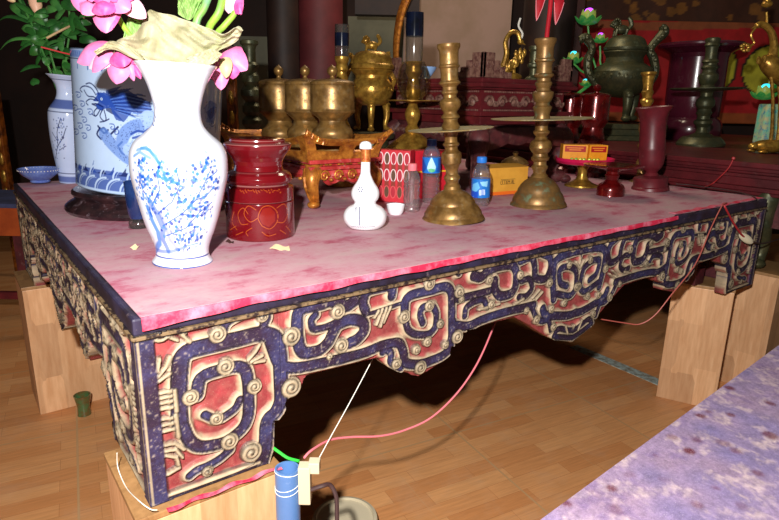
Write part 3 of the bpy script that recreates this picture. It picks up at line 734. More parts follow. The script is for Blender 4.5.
for L in ([(131,134),(137,131),(145,132),(150,128)],[(133,138),(140,136),(148,138),(154,134)]): S_.append((D_(L), .003, .0016, MBL, .9))
for cx, cy in ((78,95),(82,104),(80,112),(84,120),(80,126),(88,128),(76,132),(84,136),(112,127),(116,132),(90,112),(75,108),(216,110),(212,124),(217,130)):
    S_.append((D_(curve3([(cx-2.4, cy-3), (cx+1.6, cy-2.6), (cx+2.6, cy+1), (cx, cy+2.4), (cx-1.4, cy+.6), (cx, cy-.4)], 4)), .0013, .001, MBL, .9))
P_([(204,108),(210,100),(218,104),(220,114),(214,124),(206,122)], LB, .8); P_([(206,112),(214,106),(217,114),(210,120)], MBL, .7)
for k in range(26): S_.append((D_([(rr_.uniform(205, 219), rr_.uniform(102, 128))]), .0014, .001, DB, .8))
painted_lathe(t2, 'body', po, WH, S_, M['painted porcelain'], R0, 420, 260)
MB().lathe(t2.prof([(57.5, 70.2), (58, 68.4), (62, 67.4), (90, 66.5)]), 72).lathe(t2.prof([(88, .01), (88, 66.8)]), 72).build('inside', M['blue porcelain'], t2)
DRAGON = t2

# ---------------------------------------------------------------- small vase with lilies, bowl, glass
t = Thing('porcelain_vase', 'small blue and white baluster vase holding green lilies, behind the dragon vase', 'vase', onz(71, 182, ZT+.001), top=(66, 75))
outer = [(182,10.5),(178,10.8),(168,12.2),(155,14.5),(140,16.5),(126,17.6),(116,17.8),(110,17),(104,13.5),(99,10.5),(93,9.2),(86,10),(80,13.5),(76,17.6),(75,18.2)]
po = t.prof(smoothprof(outer, 3)); R0 = t.r(125, 17.5); S_ = []; D_ = lambda L: decal(t, po, R0, L)
z = t.z(104); S_.append(([(-.3, z), (.3, z)], .016, .004, MBL, .85)); z = t.z(178); S_.append(([(-.3, z), (.3, z)], .012, .002, MBL, .8))
for q in (80, 112, 172): z = t.z(q); S_.append(([(-.3, z), (.3, z)], .0016, .001, DB, .9))
for L in ([(56,158),(58,146),(57,132),(60,120)],[(58,146),(63,138),(66,128)],[(57,140),(52,132)],[(60,150),(66,146)]): S_.append((D_(L), .0014, .001, DB, .9))
for k in range(60): S_.append((D_([(rr_.gauss(59, 4), rr_.gauss(rr_.choice((122, 132, 140, 152)), 4))]), .0024, .0014, (DB, MBL)[k % 2], .85))
painted_lathe(t, 'body', po, LIN(190, 206, 240), S_, M['painted porcelain'], R0, 160, 120)
MB().lathe(t.prof([(75, 18), (76, 16.8), (82, 11), (92, 8)]), 40).build('inner_neck', M['porcelain'], t)
LILYV = t
Pb = onz(38, 181, ZT+.002); Pb[1] = min(Pb[1], TD-.075); Pb[0] = max(Pb[0], .075)
t = Thing('porcelain_bowl', 'small shallow blue porcelain bowl at the far left corner of the table', 'bowl', Pb)
MB().lathe(t.prof([(182,8.5),(181,9),(179.8,8.6),(178,11),(174.5,15.5),(171,18),(168.5,19.4),(168.2,18.6),(171,16.5),(174.5,13.5),(177,9),(177.4,.01)]), 48).build('bowl_body', M['blue porcelain'], t)
for k in range(1):
    mb = MB()
    for i in range(40):
        a = 2*PI*i/40; r = t.r(170, 18.3); mb.ell((r*math.sin(a), -r*math.cos(a), t.z(169.6)), .0028, .0028, .0028, 6, 4)
    mb.build('rim_dots', M['white'], t)
t = Thing('glass_cup', 'small dark blue glass cup with clear foot, half hidden behind the white vase', 'cup', onz(139, 227, ZT+.001))
MB().lathe(t.prof([(229,9.6),(227,9.8),(222,9.2),(218,7.5)]), 32).build('foot', M['glass'], t, label='clear glass foot')
MB().lathe(t.prof([(218,7.5),(214,8.8),(205,10),(190,10.4),(181,10.8),(181.2,9.8),(195,9.2),(212,7)]), 32).build('bowl', M['dark glass'], t)

# ---------------------------------------------------------------- red lacquer jar
t = Thing('lacquer_jar', 'glossy dark red lacquered jar with gold lotus outlines and stepped lid', 'jar', onz(261, 234.5, ZT+.001))
lo = [(235,32.6),(234,33.2),(226,33.4),(212,33.5),(199.6,33.6),(199,33)]
hi = [(198.6,33.0),(198,33.6),(190,33.7),(185.5,33.6),(184.6,31.8),(183.4,29),(182.4,29),(181.6,31.2),(179,32.6),(176,32.6),(173,31.4),(171,28.6),(169.4,24.6),(166,23.6),(164,23.6),(160,24.4),(156,26.6),(152,29.6),(148,32.3),(144.6,33.6),(143,33.4),(142.2,31.5),(141.5,28.2),(140.4,27.6),(138.6,27.4),(137.8,26),(137.6,20),(137.8,.01)]
R0 = t.r(215, 33.4); S_ = []; po = t.prof(lo); D_ = lambda L: decal(t, po, R0, L); GO = LIN(176, 84, 26)
for L in ([(262,226),(258,218),(262,208),(270,206),(277,212),(277,222),(270,229),(262,226)],[(277,208),(284,204),(288,212),(284,222),(277,222)],[(258,218),(250,222),(244,214),(248,206),(256,210)],[(248,214),(243,208),(238,214),(241,224),(248,224)],[(252,228),(246,232),(248,236)],[(262,232),(268,236),(276,234)],[(240,204),(246,200),(252,203)],[(252,203),(258,201),(262,204)],[(234,212),(232,222),(237,230)],[(236,226),(230,230)],[(286,226),(291,232)],[(280,230),(286,234)],[(243,232),(236,235)]):
    S_.append((D_(curve3(L, 4)), .0006, .0007, GO, .9))
S_.append(('poly', D_([(262,224),(259,217),(263,209),(270,207),(275,213),(275,221),(269,227)]), LIN(130, 30, 18), .6))
M['painted lacquer'] = mat_attr('painted red lacquer', .16, vary=.12, vscale=14, coat=.6)
painted_lathe(t, 'body', po, LIN(98, 8, 16), S_, M['painted lacquer'], R0, 260, 110)
S_ = []; ph = t.prof(hi); D_ = lambda L: decal(t, ph, R0, L)
for k in range(16): x = 240+k*2.6; S_.append((D_([(x, 190+.8*math.sin(k*2)), (x+1.6, 192+1.5*math.sin(k*1.3))]), .0007, .0007, GO, .7))
for y_, a_ in ((143.2, .7), (142, .4), (183, .65), (182.2, .5), (198.4, .5), (170.5, .3), (139.6, .5)): S_.append(([(-.5, t.z(y_)), (.5, t.z(y_))], .0010, .0016, LIN(150, 104, 100), a_))
painted_lathe(t, 'lid', ph, LIN(98, 8, 16), S_, M['painted lacquer'], R0, 160, 420)

# ---------------------------------------------------------------- gilded stand with three brass cups
SC = onz(315, 208, ZT)                                              # ground spot of the near corner leg
SX, SY = .230, .62
O = np.array([SC[0]-.02, SC[1]-.02, ZT+.001])
t = Thing('offering_stand', 'gilded red carved stand on curved legs carrying three lidded brass cups', 'stand', O, rot=0)
zc = lambda py: (lambda Q: Q)(Thing.z(t, py))
zl, zw, zr = t.z(178), t.z(162), t.z(142)
# base frame: scrolled apron with red ground
def apron(L, fn, nm):
    n = 28
    def g(a, b):
        s = a*L; e = abs(2*a-1); low = zl-.004-.020*(1-e**2)*(.6+.4*math.cos(a*PI*6)) ; z = low+(zl+.026-low)*b
        return fn(s, .006*math.sin(a*PI*9)*math.sin(b*PI)+.004*math.sin(b*9), z)
    mb = MB().grid(g, 48, 6, thick=.014); mb.build(nm, M['gilt red'], t)
    mb = MB()
    for k in range(int(L/.05)):
        s0 = .04+k*.05
        if s0 > L-.04: break
        sp = [fn(s0+.018*(1-i/16)*math.cos(i*.75), -.006-.003*(i/16), zl+.004+.018*(1-i/16)*math.sin(i*.75)) for i in range(15)]
        mb.tube(sp, .0032, 6)
        mb.ell(fn(s0+.024, -.006, zl-.008), .007, .007, .006, 8, 6)
    mb.build('carved_scroll', M['gilt'], t)
apron(SX, lambda s, d, z: (s, d, z), 'apron'); apron(SY, lambda s, d, z: (d, s, z), 'apron')
apron(SX, lambda s, d, z: (s, SY-d, z), 'apron'); apron(SY, lambda s, d, z: (SX-d, s, z), 'apron')
for ax, ay in ((0, 0), (1, 0), (0, 1), (1, 1)):
    sx, sy = (1-2*ax), (1-2*ay); cx, cy = .02*sx+ax*SX, .02*sy+ay*SY
    pts = [(cx-.004*sx, cy-.004*sy, zl+.024), (cx-.020*sx, cy-.020*sy, zl), (cx-.022*sx, cy-.022*sy, zl*.75), (cx-.008*sx, cy-.008*sy, zl*.42), (cx, cy, zl*.22), (cx-.006*sx, cy-.006*sy, .014)]
    mb = MB().tube(curve3(pts, 4), [.030-.016*min(1, i/14) for i in range(21)], 12)
    mb.ell((cx-.012*sx, cy-.012*sy, .012), .02, .02, .0118, 14, 8)
    for q in range(5):
        off = (q-2)*.011; d = (.70710678*off*sx, -.70710678*off*sy)
        mb.tube([(p[0]-.010*sx*(1-.4*i/5)+d[0]*(1-i*.13), p[1]-.010*sy*(1-.4*i/5)+d[1]*(1-i*.13), p[2]) for i, p in enumerate(pts[:5])], [.008, .008, .007, .006, .004], 6)
    mb.build('leg', M['gilt'], t)
MB().box(-.012, SX+.012, -.012, SY+.012, zl+.022, zl+.034, bev=.004).box(.0, SX, .0, SY, zl+.034, zw-.006).build('frame', M['gilt red'], t)
mb = MB()
for k in range(3):
    for L, fn in ((SX, lambda s, w: (s-w, s+w, -.008, .004)), (SY, lambda s, w: (-.008, .004, s-w, s+w))):
        n = 3 if L == SX else 6
        for i in range(n):
            s = L*(i+.5)/n
            for o in (-.022, -.009, .009, .022):
                x0, x1, y0, y1 = fn(s+o, .004); mb.box(x0, x1, y0, y1, zl+.036, zw-.008)
    break
mb.build('waist_blocks', M['gilt'], t)
# flared gallery
fl_ = .035
def gal(L, fn, nm):
    def g(a, b):
        s = -.010+a*(L+.020); e = fl_*b*b
        s = s+(a-.5)*2*e
        crest = zr-zw+.026*abs(2*a-1)**4+.002
        return fn(s, -.010-e, zw+crest*b)
    mb = MB()
    # panel with long openings: built as rails and stiles
    def strip(a0, a1, b0, b1): mb.grid(lambda a, b: g(a0+(a1-a0)*a, b0+(b1-b0)*b), 12, 4, thick=.010)
    n = 2 if L < .4 else 4
    strip(0, 1, 0, .45); strip(0, 1, .78, 1)
    for i in range(n+1):
        c = i/n; strip(max(0, c-.14/n-.02), min(1, c+.14/n+.02), .45, .78)
    mb.build(nm, M['gilt'], t)
gal(SX, lambda s, d, z: (s, d, z), 'gallery_panel'); gal(SY, lambda s, d, z: (d, s, z), 'gallery_panel')
gal(SX, lambda s, d, z: (s, SY-d, z), 'gallery_panel'); gal(SY, lambda s, d, z: (SX-d, s, z), 'gallery_panel')
MB().box(-.016, SX+.016, -.016, SY+.016, zw-.006, zw+.006, bev=.002).build('tray_floor', M['gilt red'], t)
for ax, ay in ((0, 0), (1, 0), (0, 1), (1, 1)):
    mb = MB(); sx, sy = (2*ax-1), (2*ay-1); c0 = (ax*SX+sx*.04, ay*SY+sy*.04, zr+.024)
    for k in range(4):
        mb.tube([(c0[0]-sx*.02*k*(1-ay if False else 1)*.9, c0[1], c0[2]-.010*k), (c0[0]-sx*.02*k*.9-sx*.004, c0[1], c0[2]+.012-.010*k), (c0[0]-sx*.02*k*.9-sx*.014, c0[1], c0[2]+.004-.010*k)], .0045, 6)
    mb.build('corner_crest', M['gilt'], t)
ZF = O[2]+zw+.006
cups = [((332.5, 133), 22, 'front'), ((305.5, 132), 20.2, 'mid'), ((279.5, 129), 20, 'back')]
cy0 = O[1]+.105
clabel = {'front': 'lidded brass cup at the near end of the gilded stand, rightmost of three', 'mid': 'lidded brass cup standing in the middle of three on the gilded stand', 'back': 'lidded brass cup at the far end of the gilded stand, leftmost of three'}
CUPP = []
for i, ((px, py), hw, key) in enumerate(cups):
    Y = O[1]+.105+i*.20
    d = ray(px, py-25); X = CAM[0]+(Y-CAM[1])/d[1]*d[0]
    P = np.array([X, Y, ZF+.0005]); CUPP.append(P)
    t = Thing('brass_cup', clabel[key], 'cup', P, group='lidded brass cups on the gilded stand')
    k = hw/22.; dy = {'front': 0, 'mid': 0, 'back': -1}[key]
    zb = t.z(134.5+dy-{'front': 0, 'mid': .5, 'back': 2.0}[key])
    Q = lambda L: [(max(t.r(y, w*k), 1e-5), t.z(y)) for y, w in L]
    bot = [(137,19.5),(135,20.5),(131.5,20.4),(128.5,19),(126,15.5),(123,13.4),(120.5,13),(118,15),(115,19),(113,21),(112,22.4),(110.5,22.8),(109.4,22.2)]
    low = t.z(137); b = Q(bot); b = [(b[0][0], 0.0)]+[(r, z) for r, z in b if z > .002]
    MB().lathe(b+Q([(108,22),(100,22.1),(92,22.1),(86,22),(84.8,21.4)]), 48).build('body', M['brass'], t)
    ld = MB().lathe(Q([(84.8,22),(83.6,22.4),(82.2,22),(81,20),(79.6,14),(78.6,6),(78.4,.01)]), 48).build('lid', M['brass'], t)
    MB().lathe(Q([(78.6,3),(77.4,2.3),(76,2.2),(75,3.4),(73,5),(70.6,5.4),(68.6,4.8),(67,3.2),(65.8,1.4),(64.6,.01)]), 24).build('knob', M['brass'], ld)

# ---------------------------------------------------------------- candlesticks, lamps
def turned(name, label, cat, base, top, parts, group=None, z0=ZT, P=None):
    t = Thing(name, label, cat, onz(*base, z0+.001) if P is None else P, top=top, group=group)
    for nm, prof, m in parts:
        L = t.prof(prof)
        if nm == 'base': L = [(L[0][0], 0.)]+[q for q in L[1:] if q[1] > .001]
        MB().lathe([(max(r, 1e-5), z) for r, z in L], 48).build(nm, m, t)
    return t
t = turned('brass_candlestick', 'tall brass candlestick with wide drip plate and bell foot, without flower, nearest on table', 'candlestick', (453, 219), (448.6, 44), [
    ('base', [(221,31.6),(219,31.8),(216.5,30.5),(214.5,28.8),(212,28.6),(207,25.6),(203.5,22.6),(201.5,22.4),(197,19.4),(194,16.4),(191.5,13),(190,9.5),(188.6,8.4)], M['brass']),
    ('stem', [(188.6,8.4),(186,8.2),(183.5,6.4),(181,6.6),(178.5,8.2),(176,7.8),(174,6.2),(170,6),(167.5,7.2),(165.5,8),(163,9.8),(157,10.2),(153,10),(151,7.6),(149.5,6.4),(147,6.4),(145,8.2),(143.6,8.2),(142,6.4),(137,6.2),(133,7),(130.4,7.6)], M['brass']),
    ('drip_plate', [(131.2,8),(130.4,38),(129.4,42.6),(128.6,42.8),(129.4,8)], M['disc']),
    ('socket', [(129.4,8),(126,9.4),(124,8),(121.5,7),(119,7.4),(117.5,9.4),(116,9),(113.5,6.8),(111.5,7),(109,9),(106,10.4),(102,10.6),(99.5,9),(97.5,6.8),(95,6.6),(93,8.2),(91.5,8.4),(90,7),(87,7.2),(85,9),(83.6,11),(82,10.6),(80.5,8.8),(74,8.7),(68.5,9.2),(67,10.6),(65.6,10.4),(64.4,9.4),(54,9.6),(50.5,10),(48,11.4),(46,11.8),(43.8,11.4),(43.6,9),(47,7),(55,6.6)], M['brass'])])
t = turned('brass_candlestick', 'tall brass candlestick with greenish bell foot, holding a red flower on a stem', 'candlestick', (538, 205), (545.6, 39), [
    ('base', [(208,28),(206,28.4),(203,27.2),(201,25.6),(198.5,25.4),(194,23.4),(190.5,20.8),(188.8,20.6),(184.5,18),(181,14.6),(178.6,11),(176.8,8.6)], M['verdigris']),
    ('stem', [(176.8,8.6),(175.4,8),(173,6.2),(170.5,6.4),(168,8),(166.5,8.2),(164.5,6.4),(161.5,6.2),(159.5,8.4),(157.5,9),(156,7.4),(153.5,7.2),(151,9.4),(147.5,11),(143.5,10.6),(141,9.4),(139.2,6.4),(136.5,5.2),(134.8,6.4),(133,8),(131.5,8.2),(130,6.4),(124,6.4),(121.2,7.2)], M['brass']),
    ('drip_plate', [(120.6,8),(119.6,44),(118.8,50.4),(118,50.6),(118.6,8)], M['disc']),
    ('socket', [(118.8,8),(114,7.2),(110,8.6),(107,9.6),(105.4,7.4),(103,6.6),(100.5,8.6),(97.5,9.8),(94,10.6),(92,10.2),(90.6,7.2),(88,6.6),(85,8.2),(83,8.6),(81,6.8),(78.5,6.8),(76.5,9.4),(74.6,10),(73.2,8),(66,7.6),(62.6,8.2),(61,10),(59.6,10),(58.2,8.6),(48,8.6),(44.5,9.4),(42,10.8),(39.6,11),(38.4,10.4),(38.4,8),(42,6),(50,6)], M['verdigris'])])
CS2 = t
t = turned('bronze_candlestick', 'dark bronze ringed candlestick at the back left, between the lotus and the brass cups', 'candlestick', None, None, [
    ('base', [(170,20),(166,19),(160,13),(152,9)], M['bronze']), ('stem', [(152,9),(146,6),(140,8),(136,6),(128,7),(124,10),(120,10),(116,6),(112,9),(106,9),(102,6),(96,10),(90,10),(86,6),(82,8.5),(76,8.5),(72,6)], M['bronze']),
    ('socket', [(72,6),(68,8.4),(65,8.6),(62,6.2),(50,6),(46,7),(44,9),(41,9),(40,6.5)], M['bronze'])], P=onz(246, 170, ZT+.001) if onz(246, 170, ZT)[1] < TD-.1 else np.array([onz(246, 170, ZT)[0], TD-.1, ZT+.001]))
M['thin glass'] = mat_clear('thin lamp glass', (244, 242, 236), .12)
# ---------------------------------------------------------------- oil lamps and tripod censer behind the stand
def on_table(px, d):
    """point of the table top in this picture column at this distance"""
    lo, hi = 110., 300.
    for _ in range(40):
        m = (lo+hi)/2
        if depth(onz(px, m, ZT)) > d: lo = m
        else: hi = m
    return onz(px, hi, ZT+.001)
def lamp(label, P, top, chim, socket, mid, base, col=None):
    t = Thing('oil_lamp', label, 'lamp', P, top=top, group='brass oil lamps with glass chimneys')
    L = t.prof(base); L = [(L[0][0], 0.)]+[q for q in L[1:] if q[1] > .001]
    MB().lathe(L, 40).build('base', M['gold brass'], t)
    MB().lathe(t.prof(mid), 40).build('stem', M['gold brass'], t)
    MB().lathe(t.prof(socket), 40).build('burner', M['gold brass'], t)
    c = MB().lathe(t.prof(chim[0]), 36).build('chimney', M['glass'], t, label='clear glass chimney')
    MB().lathe(t.prof(chim[1]), 36).build('sooty_glass', M['sooty'], c, label='blackened blue upper glass')
    return t
t = lamp('brass oil lamp with tall dark chimney and glass bulb, left of the nearest brass candlestick', on_table(411, 2.38), (415, 14),
    ([(64,8),(58,8.6),(40,8.8),(36,8.8)], [(36.5,8.9),(30,9),(20,8.9),(12.6,8.8),(12.4,8),(20,8)]),
    [(101,5),(98,6.4),(94,7.4),(89,7),(85,6),(82,5.6),(78,5),(75.5,6.6),(73,8),(71,8.4),(68,7.6),(65,8),(63,8.8),(61.5,8.4),(61.5,6)],
    [(133,6.5),(130,7.6),(127,6),(125,4.6),(122.5,5.4),(119,7),(115,7.8),(111,7.4),(107.5,5.6),(104.5,4.4),(102.5,5.4),(102,8),(101.4,25),(100.7,27.5),(100,27.6),(100.6,6)],
    [(176,30),(172,30),(165,29),(158,28.4),(153,28),(150,27.4),(146,24),(142,19),(138,14),(134,9),(133,7)])
MB().lathe(t.prof([(102,4),(99,9),(94,13.5),(86,16.4),(78,16.6),(70,14.6),(64,12),(62,11.2),(62.2,10.6),(70,14),(86,15.8),(98,8.5),(101,4)]), 40).build('glass_bulb', M['thin glass'], t, label='clear glass bulb')
t = lamp('smaller brass oil lamp with dark chimney, between brass cups and tripod censer', on_table(341, 2.36), (342, 26),
    ([(57,6.8),(54,7),(46,7)], [(46.2,7.1),(36,7.2),(33,7.2),(33,6.4),(45,6.4)]),
    [(82,5),(78,6.2),(75,5),(72,5),(70,6.5),(67,6.2),(64,5.4),(61,6.6),(58.5,7.2),(56.5,7),(56.5,5)],
    [(120,6),(112,7),(104,5),(96,8),(90,5),(86,8),(82,5.5)], [(172,16),(166,16),(150,13),(135,12),(124,8),(120,6)])
MB().lathe(t.prof([(33.2,7.1),(25,7),(24.6,7),(24.8,6.4),(33,6.4)]), 30).build('chimney_mouth', M['glass'], t, label='clear glass chimney mouth')
# tripod censer on a round plinth
Pc = on_table(371, 2.62)
pl = Thing('round_plinth', 'round brown plinth under the brass tripod censer', 'plinth', Pc)
zt = pl.z(133)
MB().lathe([(pl.r(140, 20), 0), (pl.r(140, 20), .02), (pl.r(140, 18), .03), (pl.r(140, 17), zt-.03), (pl.r(133, 23), zt-.02), (pl.r(133, 23.5), zt-.004), (pl.r(133, 22.5), zt)], 40).build('plinth', M['bronze'], pl)
def censer(name, label, P, m, L, legs, ears, lion, group=None, s=1.):
    t = Thing(name, label, 'incense burner', P)
    b = MB().lathe(t.prof(L['body']), 48).build('bowl', m, t)
    # relief on the belly
    mb = MB(); y0, hw = L['relief']
    for k in range(26):
        a = 2*PI*k/26; r = t.r(y0, hw); z = t.z(y0)
        sp = [((r+.001)*math.sin(a+.012/r*(1-i/9)*math.cos(i*.9)*.8), -(r+.001)*math.cos(a+.012/r*(1-i/9)*math.cos(i*.9)*.8), z+.010*s*(1-i/9)*math.sin(i*.9)+.004*math.sin(k*2.4)) for i in range(9)]
        mb.tube(sp, .003*s, 5)
    mb.build('belly_relief', m, b)
    ld = MB().lathe([(max(r, 1e-5), z) for r, z in t.prof(L['lid'])], 44).build('lid', m, t)
    # lion on the lid
    lx, ly, lh = lion; p = Vector(t.at(lx, ly)); u = lh*depth(t.P)/F
    mb = MB(); mb.ell(p+Vector((.05*u, 0, .34*u)), .42*u, .26*u, .26*u, 16, 10); mb.ell(p+Vector((-.34*u, 0, .62*u)), .24*u, .22*u, .24*u, 14, 10)
    mb.ell(p+Vector((-.52*u, -.02*u, .55*u)), .13*u, .13*u, .10*u, 10, 8)
    for k in range(10): mb.ell(p+Vector((-.30*u+.20*u*math.cos(k*.63), -.16*u, .64*u+.22*u*math.sin(k*.63))), .07*u, .07*u, .07*u, 8, 6)
    for sx, sy in ((-.25, -.16), (-.25, .16), (.32, -.16), (.32, .16)): mb.tube([p+Vector((sx*u, sy*u, .34*u)), p+Vector(((sx-.04)*u, sy*u, .12*u)), p+Vector(((sx-.06)*u, sy*u, -.02*u))], [.11*u, .08*u, .09*u], 8)
    mb.tube(curve3([p+Vector((.42*u, 0, .36*u)), p+Vector((.58*u, 0, .58*u)), p+Vector((.48*u, 0, .86*u)), p+Vector((.36*u, 0, .98*u))], 4), [.08*u+.05*u*math.sin(i*.26) for i in range(13)], 8)
    for sy in (-.1, .1): mb.ell(p+Vector((-.30*u, sy*u, .86*u)), .05*u, .05*u, .09*u, 8, 6)
    mb.build('lion_finial', m, ld)
    # legs, three round the bowl
    R, yt, yb, w = legs
    for k in range(3):
        a = (k-0)*2*PI/3; r = t.r(yt, R); zt, zb = t.z(yt), max(0, t.z(yb)); q = w*depth(t.P)/F; d = (math.sin(a), -math.cos(a))
        pts = [(d[0]*r*.72, d[1]*r*.72, zt+.2*(zt-zb)), (d[0]*r*1.02, d[1]*r*1.02, zt-.05*(zt-zb)), (d[0]*r*1.08, d[1]*r*1.08, zb+.55*(zt-zb)), (d[0]*r*.98, d[1]*r*.98, zb+.25*(zt-zb)), (d[0]*r*1.06, d[1]*r*1.06, zb+q*.6)]
        mb = MB().tube(curve3(pts, 4), [q*(1.25-.65*min(1, i/12)) for i in range(17)], 12); mb.ell((d[0]*r*1.10, d[1]*r*1.10, zb+q*.62), q*.95, q*.95, q*.6, 12, 8)
        mb.ell((d[0]*r*1.12, d[1]*r*1.12, zt-.05*(zt-zb)), q*.9, q*.9, q*.9, 12, 8)
        mb.build('leg', m, t)
    for side, E in zip((-1, 1), ears):
        pts = [t.at(x, y) for x, y, _ in E]; w_ = [w*depth(t.P)/F for _, _, w in E]
        n = 5; rad = [b for (b,) in smoothprof([(k,) for k in w_], n)]
        mb = MB().tube(curve3(pts, n), rad, 10)
        for i, p_ in enumerate(curve3(pts, 2)): mb.ell((p_[0], p_[1]-w_[min(i//2, len(w_)-1)]*.8, p_[2]), *(w_[min(i//2, len(w_)-1)]*.55,)*3, 8, 6)
        mb.build('handle', m, t)
    return t
censer('tripod_censer', 'shiny brass tripod censer with a lion on its lid, behind the brass cups', Pc+np.array([0, 0, zt+.0005]), M['gold brass'],
    {'body': [(106,.01),(105.5,8),(104,13.5),(100,17.6),(95,20.4),(90,21.2),(85,20.6),(81,18.4),(78.5,16.8),(75.5,17),(73,19.6),(71,21),(70,20.4),(69.5,18)], 'relief': (89, 21.2),
     'lid': [(70.4,19),(69,21.6),(66.5,22.4),(65,21.8),(63.8,20.2),(61,19.8),(57,19),(53.5,16.4),(51.6,12),(51,6),(50.8,.01)]}, (16, 104, 131, 3.7),
    [[(351,88,2),(346,80,2.2),(349,70,2.4),(353,60,2.2),(350,54,2.4)], [(391,88,2.2),(394,80,2.6),(388,70,2.6),(385,60,2.2),(389,53,2.6)]], (371, 51, 15), s=.9)
t = Thing('incense_dish', 'round brass lidded dish behind yellow box, mostly in shadow', 'dish', onz(514, 176, ZT+.001))
MB().lathe(t.prof([(177,9),(175,8),(172,5),(168,11),(163,14),(162,13)]), 36).build('bowl', M['brass'], t)
MB().lathe(t.prof([(162.4,14),(161.5,13),(159,10),(157,6),(156,3),(155,2),(153,3),(151.6,2),(151.2,.01)]), 36).build('lid', M['brass'], t)

# ---------------------------------------------------------------- bottles, gourd flask, cup, boxes
t = Thing('gourd_flask', 'white porcelain gourd shaped liquor flask with gold neck band and round cap', 'bottle', onz(365, 227.5, ZT+.001))
outer = [(229,13),(228,14),(226,17),(222.5,20),(218,21.6),(213.5,21.4),(209.5,19.4),(206.4,16),(204.6,12.2),(203,10.8),(201.4,10.9),(199.6,12.2),(197,13.6),(193.5,14.2),(190,13.6),(186.4,11.8),(182,8.8),(177,6.4),(173,5),(168,4.7),(163,4.6),(156,4.6),(150,4.6)]
po = t.prof(smoothprof(outer[1:], 3)); po = [(t.r(228, 13), 0.)]+[p for p in po if p[1] > .0005]; R0 = t.r(217, 21.4); S_ = []
D_ = lambda L: decal(t, po, R0, L); DK2 = LIN(14, 20, 92)
for k in range(6):
    a = k*PI/3; S_.append((D_([(360.4+1.9*math.cos(a), 189.6+2.2*math.sin(a))]), .0026, .0012, DK2, .95))
S_.append((D_([(364.6,187.4)]), .0016, .001, DK2, .9)); S_.append((D_([(357.5,194.6),(363,194.8)]), .0010, .001, DK2, .8))
for k in range(9): S_.append((D_([(356.0, 207.6+k*1.6), (356.0, 208.3+k*1.6)]), .0016, .0012, DK2, .75))
for k in range(11): S_.append((D_([(359.6, 206.8+k*1.75), (359.6, 207.6+k*1.75)]), .0018, .0012, DK2, .8))
for k in range(14): S_.append((D_([(351.6+k*1.7, 226.4+.9*math.sin(k*.24)*1.2), (352.5+k*1.7, 226.5)]), .0013, .0012, DK2, .6))
for k in range(12): S_.append((D_([(353.6+k*1.7, 229.0)]), .0011, .0012, DK2, .5))
painted_lathe(t, 'body', po, LIN(240, 242, 246), S_, M['painted porcelain'], R0, 220, 200)
M['gold foil'] = mat('copper gold foil', (206, 128, 62), .35, .4, c2=(176, 84, 40), scale=120)
MB().lathe(t.prof([(161.8,4.75),(161.6,5),(149.4,5),(149.2,4.75)]), 28).build('neck_band', M['gold foil'], t)
MB().lathe(t.prof([(149,5.2),(148.6,6.2),(147.4,6.4),(144.6,6.2),(142.6,5),(141.4,3),(141,.01)]), 28).build('cap', M['porcelain'], t)
t = Thing('porcelain_cup', 'tiny white porcelain cup beside the gourd flask', 'cup', onz(395.5, 214.2, ZT+.001))
MB().lathe(t.prof([(215.6,5.4),(215,6),(212,7.6),(208,8.6),(204.6,9.2),(204.4,8.7),(208,8),(212,6.8),(213.4,.01)]), 36).build('cup_body', M['porcelain'], t)
def bottle(label, base, top, body, cap, capm, lab=None, labstrokes=None):
    t = Thing('water_bottle', label, 'bottle', onz(*base, ZT+.001), top=top, group='plastic water bottles')
    L = t.prof(body); L = [(L[0][0], 0.)]+[q for q in L[1:] if q[1] > .0008]
    MB().lathe(L, 36).build('body', M['pet'], t)
    MB().lathe(t.prof(cap), 28).build('cap', capm, t)
    if lab:
        R0 = t.r(lab[0][0], lab[0][1]); po = t.prof(lab); S_ = labstrokes(lambda L: decal(t, po, R0, L))
        painted_lathe(t, 'label', po, LIN(30, 116, 206), S_, M['label'], R0, 120, 50)
    return t
def ribs(y0, y1, w, n, d=.5):
    return [(y0+(y1-y0)*i/(n*2), w-(d if i % 2 else 0)) for i in range(n*2+1)]
bottle('small clear unlabelled plastic bottle with pink cap, beside the white cup', (411, 211.5), (412.5, 165),
    [(213,7),(212,8),(208,8.2),(206,7.8)]+ribs(205, 186, 8.3, 3, .6)+[(184,7.6),(182,8.4),(178,8.2),(174.5,6.6),(171.5,4.6),(169.6,3.8)], [(170.4,4.4),(170,4.6),(164,4.5),(163.4,3.8),(163.2,.01)], M['pink plastic'])
def lab1(D):
    S = [('poly', D([(424,160),(427,168),(424,172),(421,172),(421,158)]), LIN(20, 60, 160), .8), ('poly', D([(438,158),(442,158),(442,172),(436,172),(438,166)]), LIN(20, 60, 160), .7),
         ('poly', D([(431.6,157),(434,162),(436,167),(435,171),(432,172.6),(428.6,171.6),(427,168),(428.4,163)]), LIN(180, 226, 244), 1.), ('poly', D([(428,169.5),(431,168.4),(435.4,169.6),(434.4,171.8),(431.6,172.6),(429,171.8)]), LIN(70, 180, 110), .9)]
    return S
bottle('tall clear water bottle with dark blue cap, left of the nearest candlestick', (430.5, 202.5), (432, 140),
    [(205,7),(204,8.4),(200,8.6)]+ribs(199, 175, 8.9, 5, .7)+[(173.5,8.8),(172,8.6),(157,8.6),(155,8.9),(152,8.2),(149,6.6),(146.6,4.8),(145,4.2)], [(145.6,4.9),(145,5.1),(140,5),(139.2,4.2),(139,.01)], M['navy plastic'], [(172.4,9),(172.2,9.2),(157,9.2),(156.8,9)], lab1)
